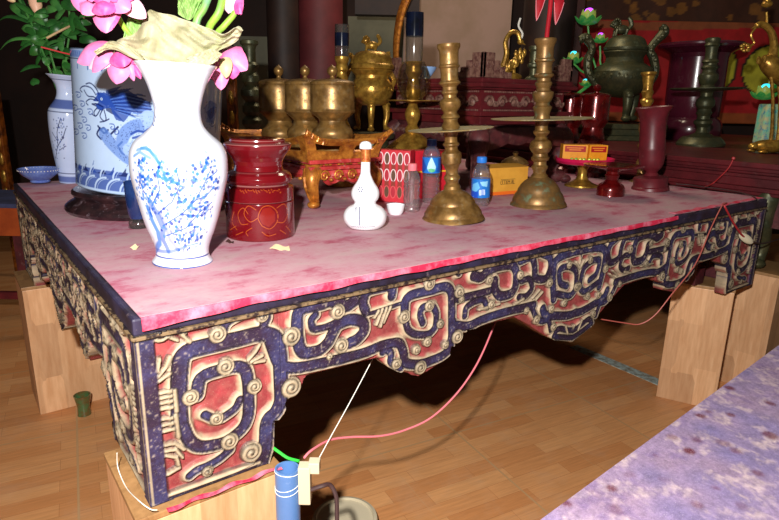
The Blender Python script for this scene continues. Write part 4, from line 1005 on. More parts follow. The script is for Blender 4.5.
def lab2(D):
    S = [('poly', D([(473,184),(478,182),(480,188),(476,192),(472,190)]), LIN(110, 190, 240), .9), ('poly', D([(480,182),(488,181),(487,187),(482,186)]), LIN(150, 214, 246), .9), ('poly', D([(479,190),(485,189.5),(485,195),(479,195.4)]), LIN(200, 220, 250), .9), ('poly', D([(470,190),(478,192),(478,198),(470,198)]), LIN(24, 70, 190), .9)]
    for k in range(5): S.append((D([(481.5, 190.8+k), (483.5, 190.8+k)]), .0009, .0008, LIN(30, 90, 200), .8))
    return S
bottle('small water bottle with bright blue cap, between nearest candlestick and yellow box', (480, 205.2), (482, 157),
    [(207,7),(206,8.6),(202,9),(200,8.6),(198,9.2),(196.6,8.9),(178,8.9),(177,9.2),(173,9),(169.5,8),(166,6),(163.6,4.6),(162,4.2)], [(162.6,4.9),(162,5.1),(157.4,5),(156.6,4.2),(156.3,.01)], M['blue plastic'], [(196.8,9.1),(196.6,9.4),(178.2,9.4),(178,9.1)], lab2)
def facebox(name, label, cat, pl, pr, pt, dep, mat_, z0=ZT, part='carton', group=None):
    """box whose front lower edge runs between two picture points on the table"""
    A = onz(*pl, z0+.001); B = onz(*pr, z0+.001); w = float(np.linalg.norm(B-A)); ang = math.atan2(B[1]-A[1], B[0]-A[0])
    t = Thing(name, label, cat, A, rot=ang, group=group); h = t.z(pt)
    MB().box(0, w, 0, dep, 0, h, bev=.0015).build(part, mat_, t)
    return t, w, h
t, w, h = facebox('cardboard_box', 'yellow cardboard box with orange bottom edge and dark stamp, behind small water bottle', 'box', (489, 196), (526.5, 193), 168.6, .06, M['yellow card'])
MB().box(-.0007, w+.0007, -.0007, .061, 0.0006, h*.13).build('bottom_band', M['orange card'], t)
def flap(a, b): return (-.002+a*(w+.004), -.001+b*.062, h+.0008+.010*a*(1-a)*b+.006*b)
MB().grid(flap, 8, 4, thick=.001).build('flap', M['yellow card'], t)
me = text_mesh('(TTEM 8)', .017); me.materials.append(M['ink']); o = link('stamp', me, t, (w*.45, -.0010, h*.42)); o.rotation_euler = (PI/2, 0, 0)
mb = MB()
for z in (h*.40, h*.40+.017): mb.box(w*.28, w*.66, -.0009, 0, z-.0006, z+.0006)
mb.build('stamp_rule', M['ink'], t)
t, w, h = facebox('gift_box', 'red gift box printed with rows of white ringed ovals, behind the gourd flask', 'box', (370.5, 200.5), (409, 203.5), 149, .05, M['red card'])
S_ = []; WT, OL, R2 = LIN(240, 222, 226), LIN(72, 66, 42), LIN(170, 34, 52)
nx = 6
for r_ in range(3):
    for k in range(nx):
        cx, cy = w*(k+.5)/nx, h*(.83-.32*r_); a = w/nx*.40; b = h*.115
        ring = [(cx+a*math.cos(q), cy+b*math.sin(q)) for q in np.linspace(0, 2*PI, 20)]
        S_.append(('poly', ring, (OL, R2)[(k+r_) % 2], .9)); S_.append((ring, .0013, .0010, (WT, WT, LIN(210, 90, 90))[r_], .95))
    for k in range(nx):
        if r_ < 2: cx, cy = w*(k+.5)/nx, h*(.67-.32*r_); S_.append(('poly', [(cx-.008, cy-.009), (cx+.008, cy-.009), (cx+.007, cy+.009), (cx-.007, cy+.009)], LIN(120, 50, 30), .85))
painted_quad('printed_face', (0, -.0002, .0015), (1, 0, 0), (0, 0, 1), w, h-.003, LIN(196, 36, 52), S_, M['print'], (150, 130), t)
t, w, h = facebox('gift_box', 'plain glossy red carton behind the two clear water bottles', 'box', (411, 199.5), (446, 197), 151, .06, M['red card'])
MB().box(0.002, w-.002, -.0006, .0, h*.55, h*.58).build('gold_line', M['gold ink'], t)

# ---------------------------------------------------------------- carved altar standing on the table
M['altar wood'] = mat('dark red carved wood, dusty', (90, 38, 40), .55, c2=(64, 26, 30), scale=22, dust=(112, 84, 72), dscale=50, dlo=.52, dhi=.8, bump=.35, bscale=70)
M['altar red'] = mat('dark red painted wood', (98, 26, 32), .4, c2=(74, 20, 25), scale=9, dust=(104, 66, 64), dscale=26, dlo=.58, dhi=.9)
M['carved relief'] = mat('dusty carved relief', (122, 88, 74), .6, c2=(84, 46, 42), scale=60, bump=.4, bscale=130)
AC = onz(476, 190, ZT+.001); AX, AY = .46, .50
t = Thing('carved_altar', 'dark red carved altar stand on curved grooved legs, behind the brass candlesticks', 'altar', AC, rot=0)
z1, z2, z3, z4, z5, z6 = (t.z(y) for y in (141, 128, 117, 111, 92, 81))
def scrollband(L, z0, z1_, fn, nm, parent, r=.0065):
    H = z1_-z0; n = max(3, int(L/(H*1.02))); mb = MB()
    for k in range(n):
        c = L*(k+.5)/n; f = 1 if k % 2 else -1
        sp = [fn(c+f*H*.42*(1-i/15)*math.cos(i*.62), -.003-.002*i/15, (z0+z1_)/2+H*.40*(1-i/15)*math.sin(i*.62)) for i in range(15)]
        mb.tube(sp, r, 6)
        sp = [fn(c-f*H*.5+f*H*.28*(1-i/9)*math.cos(2.5+i*.8), -.003, (z0+z1_)/2-H*.1+H*.24*(1-i/9)*math.sin(2.5+i*.8)) for i in range(9)]
        mb.tube(sp, r*.8, 6)
        mb.ell(fn(c, -.002, (z0+z1_)/2), r*1.8, r*1.8, r*1.8, 8, 6)
    mb.build(nm, M['carved relief'], parent)
def bead(L, z, fn, mb, r=.004, gap=.010):
    n = int(L/gap)
    for k in range(n): mb.ell(fn(L*(k+.5)/n, -.002, z), r*.8, r*.8, r, 6, 4)
B = lambda e, a, b, **k: MB().box(-e, AX+e, -e, AY+e, a, b, **k)
B(.035, z6-.006, z6+.012, bev=.004).box(-.05, AX+.05, -.05, AY+.05, z6-.022, z6-.006, bev=.005).box(-.03, AX+.03, -.03, AY+.03, z5+.010, z6-.022).build('top_slab', M['altar red'], t)
fr1 = B(.010, z4, z5+.010).build('frieze', M['altar red'], t)
sides = [(AX, lambda s, d, z: (s, -.010+d, z)), (AY, lambda s, d, z: (-.010+d, s, z))]
for L, fn in sides: scrollband(L, z4+.006, z5-.006, fn, 'carved_scroll', fr1)
for L, fn in sides:
    for zz_ in (z5+.002, z4+.003): mb = MB(); bead(L, zz_, fn, mb); mb.build('bead_moulding', M['carved relief'], fr1)
B(.040, z3+.004, z4, bev=.003).box(-.022, AX+.022, -.022, AY+.022, z2+.012, z3+.004, bev=.003).build('ledge', M['altar red'], t)
wa = B(.006, z2-.008, z2+.012).build('waist', M['altar wood'], t)
for L, fn in sides:                                              # scalloped apron below the ledge
    def ap(a, b, L=L, fn=fn):
        low = z1-.012*abs(math.sin(a*PI*4))-.03*(abs(2*a-1)**4); z = z2-.006+(low-z2+.006)*b
        return fn(a*L, -.012-.014*math.sin(b*PI*.8), z)
    sk_ = MB().grid(ap, 60, 6, thick=.014).build('scalloped_apron', M['altar wood'], t)
    scrollband(L, z1+.006, z2-.012, lambda s, d, z, fn=fn: fn(s, d-.024, z), 'carved_scroll', sk_, .004)
for ax, ay in ((0, 0), (1, 0), (0, 1), (1, 1)):
    sx, sy = 2*ax-1, 2*ay-1; cx, cy = ax*AX, ay*AY
    prof = [(-.01, z2-.01), (.022, z1), (.020, z1*.75), (-.006, z1*.45), (-.016, z1*.28), (.0, z1*.10), (.026, .03), (.034, .014)]
    pts = [(cx+sx*p[0], cy+sy*p[0], max(p[1], .03)) for p in prof]
    mb = MB().tube(curve3(pts, 4), [.040-.016*min(1, i/18)+.006*math.sin(i*.4) for i in range(29)], 12)
    mb.ell((cx+sx*.036, cy+sy*.036, .0185), .026, .026, .018, 12, 8)
    for q in range(-2, 3):
        mb.tube([(x+sx*.020-.4*0+q*.008*(-sx*0+1)*(1 if True else 0), y+sy*.020-q*.008*sx*sy, z) for x, y, z in curve3(pts[:6], 3)], .0042, 6)
    mb.build('leg', M['altar wood'], t)
MB().box(.02, AX-.02, .02, AY-.02, z1+.01, z4-.004).build('core', M['altar red'], t)
def finial(fn, s0, dirn, nm):
    mb = MB()
    for k, (w_, h_) in enumerate(((.06, .088), (.03, .062), (.03, .040), (.035, .022))):
        s = s0+dirn*(sum(q for q, _ in ((.06, 0), (.03, 0), (.03, 0), (.035, 0))[:k])); a, b = sorted((s, s+dirn*w_))
        P0, P1 = fn(a, 0, z6+.012), fn(b, .016, z6+.012+h_)
        x0, x1 = sorted((P0[0], P1[0])); y0, y1 = sorted((P0[1], P1[1])); mb.box(x0, x1, y0, y1, z6+.012, z6+.012+h_, bev=.003)
        c = (a+b)/2; r = min(w_, h_)*.34
        mb.tube([fn(c+r*(1-i/11)*math.cos(i*.8), -.002, z6+.012+h_*.5+r*(1-i/11)*math.sin(i*.8)) for i in range(11)], .0026, 6)
    mb.build(nm, M['carved relief'], t)
f1 = lambda s, d, z: (s, -.03+d, z); f2 = lambda s, d, z: (-.03+d, s, z); f3 = lambda s, d, z: (AX+.03-d, s, z)
finial(f1, -.03, 1, 'crest'); finial(f2, -.03, 1, 'crest'); finial(f1, AX+.03, -1, 'crest'); finial(f3, -.03, 1, 'crest'); finial(f2, AY+.03, -1, 'crest')
ALT_TOP = AC[2]+z6+.012

# things on the carved altar
Pg = np.array(AC)+np.array([.30, .22, z6+.0125])
def place_top(px, d=None, off=None): return None
def crane(label, P, fac, m, pts_neck, pts_body, legs, base, extra=None):
    t = Thing('brass_crane', label, 'statue', P)
    u = depth(t.P)/F
    mb = MB().tube(curve3([t.at(x, y) for x, y, _ in pts_body], 4), [w*u for (w,) in smoothprof([(w,) for _, _, w in pts_body], 4)], 14)
    for k in range(26):
        i = k/25; q = curve3([t.at(x, y) for x, y, _ in pts_body], 6); p = q[int(i*(len(q)-1))]; a = k*2.4
        w = 2.6*u; mb.ell((p[0]+math.sin(a)*4.2*u, p[1]-abs(math.cos(a))*4.5*u, p[2]), w*.8, w*.6, w*1.5, 8, 5)
    mb.build('body', m, t)
    nk = MB().tube(curve3([t.at(x, y) for x, y, _ in pts_neck], 5), [w*u for (w,) in smoothprof([(w,) for _, _, w in pts_neck], 5)], 10)
    p = Vector(t.at(*pts_neck[-1][:2])); nk.ell(p, 3.2*u, 2.6*u, 2.6*u, 12, 8); nk.tube([p, Vector(t.at(pts_neck[-1][0]+fac[0], pts_neck[-1][1]+fac[1]))], [1.4*u, .3*u], 8)
    nk.build('neck_and_head', m, t)
    for L in legs: MB().tube([t.at(x, y, dy) for x, y, dy in L], [1.8*u, 1.5*u, 1.7*u, 2.0*u][:len(L)], 8).build('leg', m, t)
    (bx, by, bw, bh) = base; c = Vector(t.at(bx, by)); 
    mb = MB().ell((c[0], c[1], bh*u*.56), bw*u, bw*u*.8, bh*u*.55, 18, 10)
    mb.ell((c[0]-bw*u*1.05, c[1]-.01, bh*u*.55), bw*u*.28, bw*u*.26, bh*u*.3, 12, 8)
    for sx, sy in ((-.7, -.7), (.7, -.7), (-.7, .7), (.7, .7)): mb.ell((c[0]+sx*bw*u, c[1]+sy*bw*u*.8, bh*u*.14), bw*u*.26, bw*u*.3, bh*u*.14, 10, 6)
    mb.build('tortoise_base', m, t)
    if extra: extra(t, u)
    return t
Pcr = atd(524, 78, 2.62); Pcr[2] = ALT_TOP+.0005
Pcr[0] = min(max(Pcr[0], AC[0]+.12), AC[0]+AX-.05); Pcr[1] = min(max(Pcr[1], AC[1]+.1), AC[1]+AY-.1)
tc = Thing('tmp', None, None, Pcr); cx_, _ = proj(Pcr); bpy.data.objects.remove(tc.o); sh = cx_-524
def ex1(t, u):
    mb = MB(); q = curve3([t.at(530+sh, 42), t.at(533+sh, 34), t.at(529+sh, 26), t.at(531+sh, 18)], 5); mb.tube(q, 1.0*u, 6); mb.build('incense_spike', M['white'], t, label='pale thin spike')
crane('small brass crane statue with arched neck on top of the carved altar', Pcr, (5, 3), M['gold brass'],
    [(514+sh,66,3.4),(517+sh,54,2.8),(516+sh,42,2.4),(521+sh,33,2.2),(528+sh,33,2.2),(531+sh,42,2)], [(508+sh,78,1.6),(513+sh,71,4),(520+sh,66,5),(528+sh,60,3.4),(531+sh,52,1.4)],
    [[(519+sh,70,0),(520+sh,76,0),(520+sh,79,0)], [(524+sh,68,.01),(525+sh,75,.01),(525+sh,79,.01)]], (522+sh, 79, 10, 8), ex1)
Pt = np.array([AC[0]+AX-.06, AC[1]+.10, ALT_TOP+.0005])
px_, py_ = proj(Pt)
t = Thing('small_candle_holder', 'small dark brass candle holder on the altar, just right of flower candlestick', 'candlestick', Pt); u = depth(Pt)/F
MB().lathe([(9*u, 0), (8*u, 3*u), (4*u, 6*u), (4*u, 12*u), (6.5*u, 14*u), (6.5*u, 16*u), (5*u, 17*u), (5*u, 28*u), (6.4*u, 30*u), (6.4*u, 33*u), (4.6*u, 33.5*u)], 28).build('holder', M['bronze'], t)
Pt = np.array([AC[0]+.06, AC[1]+AY-.10, ALT_TOP+.0005]); u = depth(Pt)/F
t = Thing('porcelain_bowl', 'small pale blue bowl on the far left end of the carved altar', 'bowl', Pt)
M['pale blue'] = mat('pale blue glaze', (150, 190, 240), .15, coat=.4)
MB().lathe([(5*u, 0), (5*u, 2*u), (10*u, 9*u), (11*u, 12*u), (10*u, 12*u), (8*u, 8*u), (.01, 4*u)], 28).build('bowl_body', M['pale blue'], t)
# ---------------------------------------------------------------- right half of the table
def redcup(label, px, base, hw, lidknob=True):
    P = onz(*base, ZT+.001)
    t = Thing('lidded_jar', label, 'jar', P, group='red metallic lidded jars')
    k = hw/13.5; c = lambda L: [(max(t.r(y, w*k), 1e-5), t.z(y)) for y, w in L]
    top = c([(150,8),(147,8),(144,9.5),(141,11.4),(138.6,11.8),(136,11.4),(133,10.4),(130,9.8),(127.5,9.6),(125,11),(121.5,13),(119,13.6),(117.5,13.4),(110,13.5),(100,13.4),(96.8,13.2)])
    r0 = t.r(base[1], 12*k)
    MB().lathe([(r0, 0), (r0, .02), (r0*.8, .03), (r0*.72, max(.04, top[0][1]-.01))]+top, 40).build('body', M['lacquer metal'], t)
    l = MB().lathe(c([(96.8,13.6),(95.6,13.8),(94.6,13.2),(93.4,10),(92.6,4),(92.5,.01)]), 40).build('lid', M['lacquer metal'], t)
    MB().lathe(c([(92.8,1.8),(91.6,1.8),(90,3.2),(88,3.9),(86,3.4),(84.6,1.6),(84,.01)]), 20).build('knob', M['lacquer metal'], l)
redcup('red metallic lidded jar with knob, right one of two behind the gift packets', 596, (588, 176), 13.8)
redcup('red metallic lidded jar, left one of two behind the gift packets, next to flower candlestick', 576, (564, 172), 13.4)
M['pink plate'] = mat('pink red plastic plate', (214, 24, 84), .3, coat=.3, c2=(186, 14, 60), scale=12)
t = Thing('footed_plate', 'pink red plate on a brass foot holding yellow and red packets', 'plate', onz(581, 186, ZT+.001))
MB().lathe(t.prof([(188,15),(187,16.4),(184.5,16),(182,10),(179,6),(175,4.6),(170,4.6),(166.5,6),(164.6,9)]), 40).build('foot', M['gold brass'], t)
MB().lathe(t.prof([(164.6,9),(164.4,20),(163,26.6),(160.4,29),(157.6,29.6),(157.4,28.8),(160.6,27.4),(162,21),(162.6,.01)]), 56).build('dish', M['pink plate'], t)
PLT = t; zpl = t.z(161.2)
M['packet'] = mat('yellow packet card', (240, 160, 30), .45, c2=(228, 138, 20), scale=30)
def packet(label, x0, x1, yt, yb, dy, tilt):
    a = Vector(PLT.at(x0, yb, dy)); b = Vector(PLT.at(x1, yb, dy)); w = (b-a).length; mid = (a+b)/2
    Wp = PLT.o.matrix_world @ Vector((mid.x, mid.y, zpl+.001))
    t = Thing('gift_packet', label, 'packet', np.array(Wp), rot=-YAW+tilt, group='yellow and red packets on the pink plate')
    h = (yb-yt)*depth(Wp)/F; z0 = .034
    MB().box(-w/2, w/2, 0, .07, 0, z0+h, bev=.001).build('carton', M['packet'], t)
    S_ = [('poly', [(w*.07, h*.14), (w*.93, h*.14), (w*.93, h*.86), (w*.07, h*.86)], LIN(176, 18, 16), 1.)]
    for r_, (f0, f1) in enumerate(((.16, .84), (.26, .74))):
        n = 9
        for k in range(n):
            x = w*(f0+(f1-f0)*k/n); y = h*(.62-.24*r_)
            S_.append(([(x, y), (x+w*(f1-f0)/n*.6, y)], h*.055, .0012, LIN(244, 150, 40), .95))
    painted_quad('printed_face', (-w/2, -.0002, z0), (1, 0, 0), (0, 0, 1), w, h, LIN(240, 160, 30), S_, M['print'], (90, 50), t)
packet('yellow packet with red printed panel, left of two on the pink plate', 563, 587, 146, 154, -.03, math.radians(-6))
packet('yellow packet with red printed panel, right of two on the pink plate', 589, 607.5, 146.5, 154.5, -.03, math.radians(6))
M['foil'] = mat('gold green foil', (226, 214, 60), .25, .3, c2=(60, 170, 70), scale=160)
t = Thing('foil_sweets', 'gold and green foil wrapped sweets at the front edge of the pink plate', 'sweets', np.array(PLT.o.matrix_world @ Vector((PLT.at(585, 160, -.075)[0], -.072, zpl+.004))))
mb = MB(); rq = random.Random(5)
for k in range(7): mb.ell(((k-3)*.017+rq.uniform(-.003, .003), rq.uniform(-.006, .008), .008), .009, .007, .0075, 8, 6, smooth=False)
mb.build('wrapped_sweets', M['foil'], t)
t = Thing('pedestal_dish', 'dark red lacquered pedestal dish on turned foot, right of the pink plate', 'dish', onz(610, 195, ZT+.001))
MB().lathe(t.prof([(198,13),(197,13.4),(194,13.2),(190,13.4),(187,13),(185,12),(183.5,10),(181.6,7),(179.6,5.8),(177,6.4),(175,7),(173.5,5.8),(171.5,6),(169.5,9),(167.6,20),(166.2,28),(165,29),(164.6,28.2),(166.4,.01)]), 48).build('dish_body', M['lacquer metal'], t)
t = Thing('red_vase', 'tall flared red wooden vase on round stepped foot, at the right of the table', 'vase', onz(650, 189.5, ZT+.001), top=(654, 107))
MB().lathe(t.prof([(192,17.6),(190.5,17.8),(186.5,17.4),(185.4,16.2),(181,16),(178.6,16.6),(177,15.6),(176,12),(175,7.6),(172.6,6)]), 44).build('foot', M['red wood'], t)
MB().lathe(t.prof([(172.6,6),(170.6,7),(168,9.4),(164.5,11.2),(159,12.2),(150,12.5),(147.6,12.9),(146,12.4),(138,12.2),(126,12.2),(118,13),(112,14.8),(108.6,17),(107.2,17.8),(106.6,17),(109,14),(118,11.6),(130,11)]), 44).build('vase_body', M['red wood'], t)
t = turned('brass_candlestick', 'slim brass candlestick standing directly behind the tall red vase', 'candlestick', (641, 181.5), (649, 72), [
    ('base', [(189,13),(186,13),(183,10),(179,7),(176,5)], M['brass']),
    ('stem', [(176,5),(170,4),(166,6),(162,6),(158,4),(152,4.6),(146,6),(141,4),(136,4),(130,6),(124,6),(119,4),(113,4.6),(109,6.4),(106,4)], M['brass']),
    ('socket', [(106,4),(102,6.4),(100,6.4),(98,4.4),(95,5),(92,5.8),(90,4.6),(86,4.6),(80,5.6),(76,6),(74,7.6),(72,7.8),(71.6,5)], M['gold brass'])])

# ---------------------------------------------------------------- long altar to the right and what stands on it
ZP = .965; XP = 2.43
t = Thing('long_altar', 'dark red moulded altar table beyond the right end of the cloth covered table', 'altar', (XP+1.2, .85, 0), rot=0)
lx = lambda x: x-XP-1.2; ly = lambda y: y-.85
MB().box(lx(XP), lx(XP+2.5), ly(-.35), ly(2.3), ZP-.022, ZP, bev=.004).build('top_slab', M['altar red'], t)
mb = MB()
for dx, a, b in ((.018, ZP-.038, ZP-.022), (.034, ZP-.050, ZP-.038), (.012, ZP-.064, ZP-.050), (.03, ZP-.10, ZP-.064), (.0, ZP-.116, ZP-.10), (.02, ZP-.132, ZP-.116)):
    mb.box(lx(XP+dx), lx(XP+2.48), ly(-.33), ly(2.28), a, b, bev=.0025)
mb.build('moulding', M['altar red'], t)
MB().box(lx(XP+.05), lx(XP+2.4), ly(-.3), ly(2.2), ZP-.26, ZP-.132).build('apron', M['altar wood'], t)
for yy in (.075, 2.1):
    Q = (XP+.07, yy); cx, cy = lx(Q[0]), ly(Q[1])
    pts = [(cx-.01, cy, ZP-.13), (cx-.03, cy, ZP-.20), (cx-.01, cy, ZP-.27), (cx+.015, cy, ZP-.33), (cx+.01, cy, ZP-.39), (cx-.015, cy, .545)]
    mb = MB().tube(curve3(pts, 4), [.045-.022*min(1, i/16) for i in range(21)], 12); mb.ell((cx-.015, cy, .548), .036, .036, .022, 14, 8)
    for r in (.026, .016): mb.tube([(cx-.045, cy+r*math.cos(i*.5), ZP-.20+r*math.sin(i*.5)) for i in range(13)], .005, 6)
    mb.build('leg', M['bronze'], t, label='dark scrolled leg')
mb = MB()
for yy in (.0, .9, 1.8): mb.box(lx(XP+1.4), lx(XP+1.5), ly(yy), ly(yy+.1), 0, ZP-.2)
mb.build('frame', M['black brown'], t)
block(XP+.13, .10, .24, .26, .525, math.radians(4), 'wooden block at right edge, under the scrolled leg of the long altar')

onp = lambda x, y: onz(x, y, ZP+.001)
t = turned('bronze_candlestick', 'dark bronze candlestick with wide drip plate, standing on the long altar before the big urn', 'candlestick', None, (713, 40), [
    ('base', [(149,22),(147,23.2),(143,22.4),(139,19.6),(136.6,17),(135.6,11),(134,9),(132.6,6)], M['bronze']),
    ('stem', [(132.6,6),(129.5,5),(127,5.2),(123.5,8.4),(121,8.6),(119,6),(116,5.8),(113,7.6),(111,6.4),(109,6),(106,8.4),(102,9),(99,8),(96.4,5.4),(93,5.4),(91,7)], M['bronze']),
    ('drip_plate', [(91.4,8),(90,31),(88.6,34),(87.6,34.2),(88.4,8)], M['bronze']),
    ('socket', [(88.2,7),(85,6),(82,8),(78,9.4),(75,9.2),(72.6,6.4),(70,6),(67.5,8),(65.4,6.4),(63.4,6.4),(61.8,8),(60.4,7.4),(59,5.6),(52,5.4),(47,6),(45.4,7.4),(43,6.2),(40.6,7.2),(38.6,7),(37.6,5)], M['bronze'])], P=onp(700, 145.5))
t = Thing('lidded_urn', 'huge dark maroon lacquered urn with wide brim, behind the dark bronze candlestick', 'urn', onp(688, 139), top=(701, 44))
M['urn'] = mat('dark maroon lacquer', (84, 26, 44), .22, c2=(70, 20, 36), scale=4, coat=.5, dust=(120, 80, 90), dscale=10, dlo=.6, dhi=.9)
MB().lathe(t.prof([(141,24),(140,26),(137,27.5),(131,29),(124,28.5),(119.5,26.6),(117,24),(115,25),(100,26),(80,26.4),(58,26.8)]), 56).build('urn_body', M['urn'], t)
MB().lathe([(max(r, 1e-5), z) for r, z in t.prof([(58,27),(54,28),(51,33),(48.6,38.5),(46.4,40),(44.6,40),(43.6,38.6),(43,28),(42.6,.01)])], 56).build('lid', M['urn'], t)
Pc = atd(617, 123, 3.75); zc_ = Pc[2]
pl = Thing('square_plinth', 'dark wooden plinth under the big bronze censer on the long altar', 'plinth', (Pc[0], Pc[1], ZP+.001))
hh = zc_-ZP-.002
MB().box(-.24, .24, -.16, .16, 0, hh*.3, bev=.004).box(-.20, .20, -.13, .13, hh*.3, hh*.7, bev=.004).box(-.25, .25, -.17, .17, hh*.7, hh, bev=.004).build('plinth', M['bronze'], pl)
censer('tripod_censer', 'big dark bronze tripod censer with dragon handles and a lion lid, on the long altar', np.array([Pc[0], Pc[1], ZP+.001+hh+.0005]), M['bronze'],
    {'body': [(98,.01),(97,10),(94,17),(89,23),(83,27),(77,29.2),(72,29.4),(68,27),(65,22),(62.5,18.4),(58,17.6),(55,19),(52.6,20.6),(51,20)], 'relief': (77, 29),
     'lid': [(51.6,19),(50.4,21),(48,21.4),(46,20),(42.6,18.6),(39.4,17),(36.6,13),(35.4,8),(35,.01)]}, (20, 94, 121, 5),
    [[(596,84,3.4),(589,74,4),(588,60,4.2),(592,48,3.6),(586,38,4.6),(580,40,3.6)], [(649,84,3.4),(655,74,3.6),(654,60,4.2),(650,50,3.8),(657,40,4),(664,32,5),(662,26,3.2)]], (620, 36, 17), s=1.8)

# big crane on a tortoise, partly outside the picture
def ex2(t, u):
    mb = MB().tube(curve3([t.at(756, 27), t.at(751, 35), t.at(754, 43), t.at(748, 47)], 5), 1.0*u, 6)
    for k in range(7):
        a = k*.9; c = Vector(t.at(745.5+3.6*math.cos(a), 47.5+3.2*math.sin(a), -.01*math.sin(k*2))); mb.ell(c, 2.4*u, 1.6*u, 1.8*u, 10, 6)
    mb.build('lotus_spray', M['gold brass'], t)
    P0, P1, P2, P3 = t.at(767, 24), t.at(766.5, 12), t.at(767, 4), t.at(767, -14)
    m2 = MB().tube([P0, P1], 1.2*u, 8).ell(P2, 5*u, 5*u, 3.4*u, 14, 8).tube([P2, P3], [3*u, 4*u], 12); m2.build('candle_cup', M['gold brass'], t)
crane('gilded crane on a tortoise with lotus spray in its beak, at right edge', onp(769, 153), (-7, 4), M['gold brass'],
    [(768,62,5.4),(773,54,4.4),(774,44,3.6),(772,34,3.2),(767,27,3),(761,24,2.8),(758,25,2.6)], [(762,60,5),(768,63,8.5),(776,70,9.5),(785,79,8),(794,88,4)],
    [[(771,74,-.01),(773,100,-.01),(772,130,0),(770,146,0)], [(778,76,.04),(780,100,.04),(779,128,.03),(777,145,.03)]], (769, 151, 17, 12), ex2)

# LED lotuses
M['lotus green'] = mat('lit green lotus petal', (50, 140, 66), .4, c2=(120, 170, 80), scale=40, emit=(30, 170, 80), es=.14)
M['lotus tip'] = mat('lit pale lotus petal', (170, 170, 90), .4, c2=(110, 170, 90), scale=50, emit=(190, 200, 80), es=.16)
M['lotus violet'] = mat('violet lamp core', (190, 90, 230), .4, emit=(180, 60, 250), es=2.2)
M['lotus cyan'] = mat('cyan lamp core', (80, 220, 240), .4, emit=(40, 200, 240), es=2.0)
M['iridescent'] = mat('iridescent lamp glass', (120, 226, 196), .15, c2=(226, 214, 160), scale=26, lo=.35, hi=.65, dust=(50, 120, 200), dscale=30, dlo=.52, dhi=.68, emit=(60, 150, 120), es=.08)
def petal_into(mb, A, B, w, n, bulge=.2, cup=.35, nu=6, nv=8, thick=.0009):
    A, B, n = Vector(A), Vector(B), Vector(n).normalized(); d = B-A; L = d.length; side = d.cross(n).normalized(); n = side.cross(d).normalized()
    def g(a, b):
        s = 2*a-1; wd = w*max(math.sin(PI*min(1, (.10+.90*b))**.9), 0)**.62 if b < .999 else w*.05
        return A+d*b+n*(bulge*L*math.sin(PI*b))+side*(s*wd)-n*(cup*s*s*wd)
    return mb.grid(g, nu, nv, thick=thick)
def led_lotus(t, px, py, r, core):
    c = Vector(t.at(px, py)); u = r*depth(t.P)/F
    for ring, (n, op, L, m) in enumerate(((8, 1.0, 1.0, M['lotus green']), (7, .5, .95, M['lotus tip']))):
        mb = MB()
        for k in range(n):
            a = 2*PI*k/n+ring*.4; o = Vector((math.sin(a), -math.cos(a), 0))
            petal_into(mb, c+o*.15*u+Vector((0, 0, -.35*u)), c+o*op*L*u+Vector((0, 0, (.25+.45*ring)*u)), .36*u, o*.5+Vector((0, 0, -1)), .18, .3, 4, 6)
        mb.build('petals', m, t)
    MB().ell(c+Vector((0, -.1*u, .56*u)), .34*u, .34*u, .26*u, 12, 8).build('lamp_core', core, t)
Pl = np.array([Pc[0]-.26, Pc[1]+.44, ZP+.001])
sx_ = proj(Pl)[0]-588
t = Thing('lotus_lamp', 'lit green and violet lotus lamp on stems, left of big bronze censer', 'lamp', Pl); ofs = 0
MB().lathe([(.07, 0), (.07, .02), (.02, .04), (.015, .1)], 24).build('foot', M['bronze'], t)
MB().tube(curve3([(0, 0, .08), t.at(592, 80), t.at(590, 50), t.at(588, 26)], 5), .006, 8).tube(curve3([(0, 0, .08), t.at(590, 84), t.at(580, 70), t.at(574, 64)], 5), .006, 8).tube(curve3([(0, 0, .08), t.at(596, 80), t.at(600, 60), t.at(600, 46)], 5), .006, 8).build('stems', M['lotus green'], t)
led_lotus(t, 588, 20, 13, M['lotus violet']); led_lotus(t, 573, 60, 10, M['lotus cyan']); led_lotus(t, 600, 40, 8, M['lotus violet']); led_lotus(t, 585, 84, 6, M['lotus cyan'])
t = Thing('lotus_lamp', 'iridescent green glass lotus lamp on block, behind the crane at the right edge', 'lamp', onp(767, 144)); u = depth(t.P)/F
MB().box(-11*u, 11*u, -8*u, 8*u, 0, t.z(104), bev=2*u).build('glass_block', M['iridescent'], t)
led_lotus(t, 764, 95, 13, M['lotus cyan'])
led_lotus(t, 772, 86, 7, M['lotus violet'])

# hangings behind
def hanging(name, label, cat, x0, x1, y0, y1, d, base, strokes_px, m, amp=.02):
    a, b = atd(x0, y0, d), atd(x1, y0, d); zb = atd((x0+x1)/2, y1, d)[2]; zt = atd((x0+x1)/2, y0, d)[2]
    ang = math.atan2(b[1]-a[1], b[0]-a[0]); w = float(np.linalg.norm((b-a)[:2])); h = zt-zb
    nu, nv = 120, 70; U, V = np.meshgrid(np.linspace(0, w, nu+1), np.linspace(0, h, nv+1))
    cv = lambda L: [((x-x0)/(x1-x0)*w, (y1-y)/(y1-y0)*h) for x, y in L]
    S = [(st[0], cv(st[1]), *st[2:]) if st[0] == 'poly' else (cv(st[0]), *st[1:]) for st in strokes_px]
    C = paint_pts(U, V, base, S)
    mb = MB().grid(lambda p, q: (p*w, amp*math.sin(p*w*14)*(.4+.6*(1-q)), q*h), nu, nv, thick=.003)
    me = mb.mesh(name); n = (nu+1)*(nv+1)
    set_paint(me, np.vstack([C.reshape(-1, 3), C.reshape(-1, 3)])); me.materials.append(m)
    o = link(name, me, None, (a[0], a[1], zb)); o.rotation_euler.z = ang; tag(o, label, cat); return o
M['textile'] = mat_attr('painted textile', .75, vary=.3, vscale=9, bump=.1)
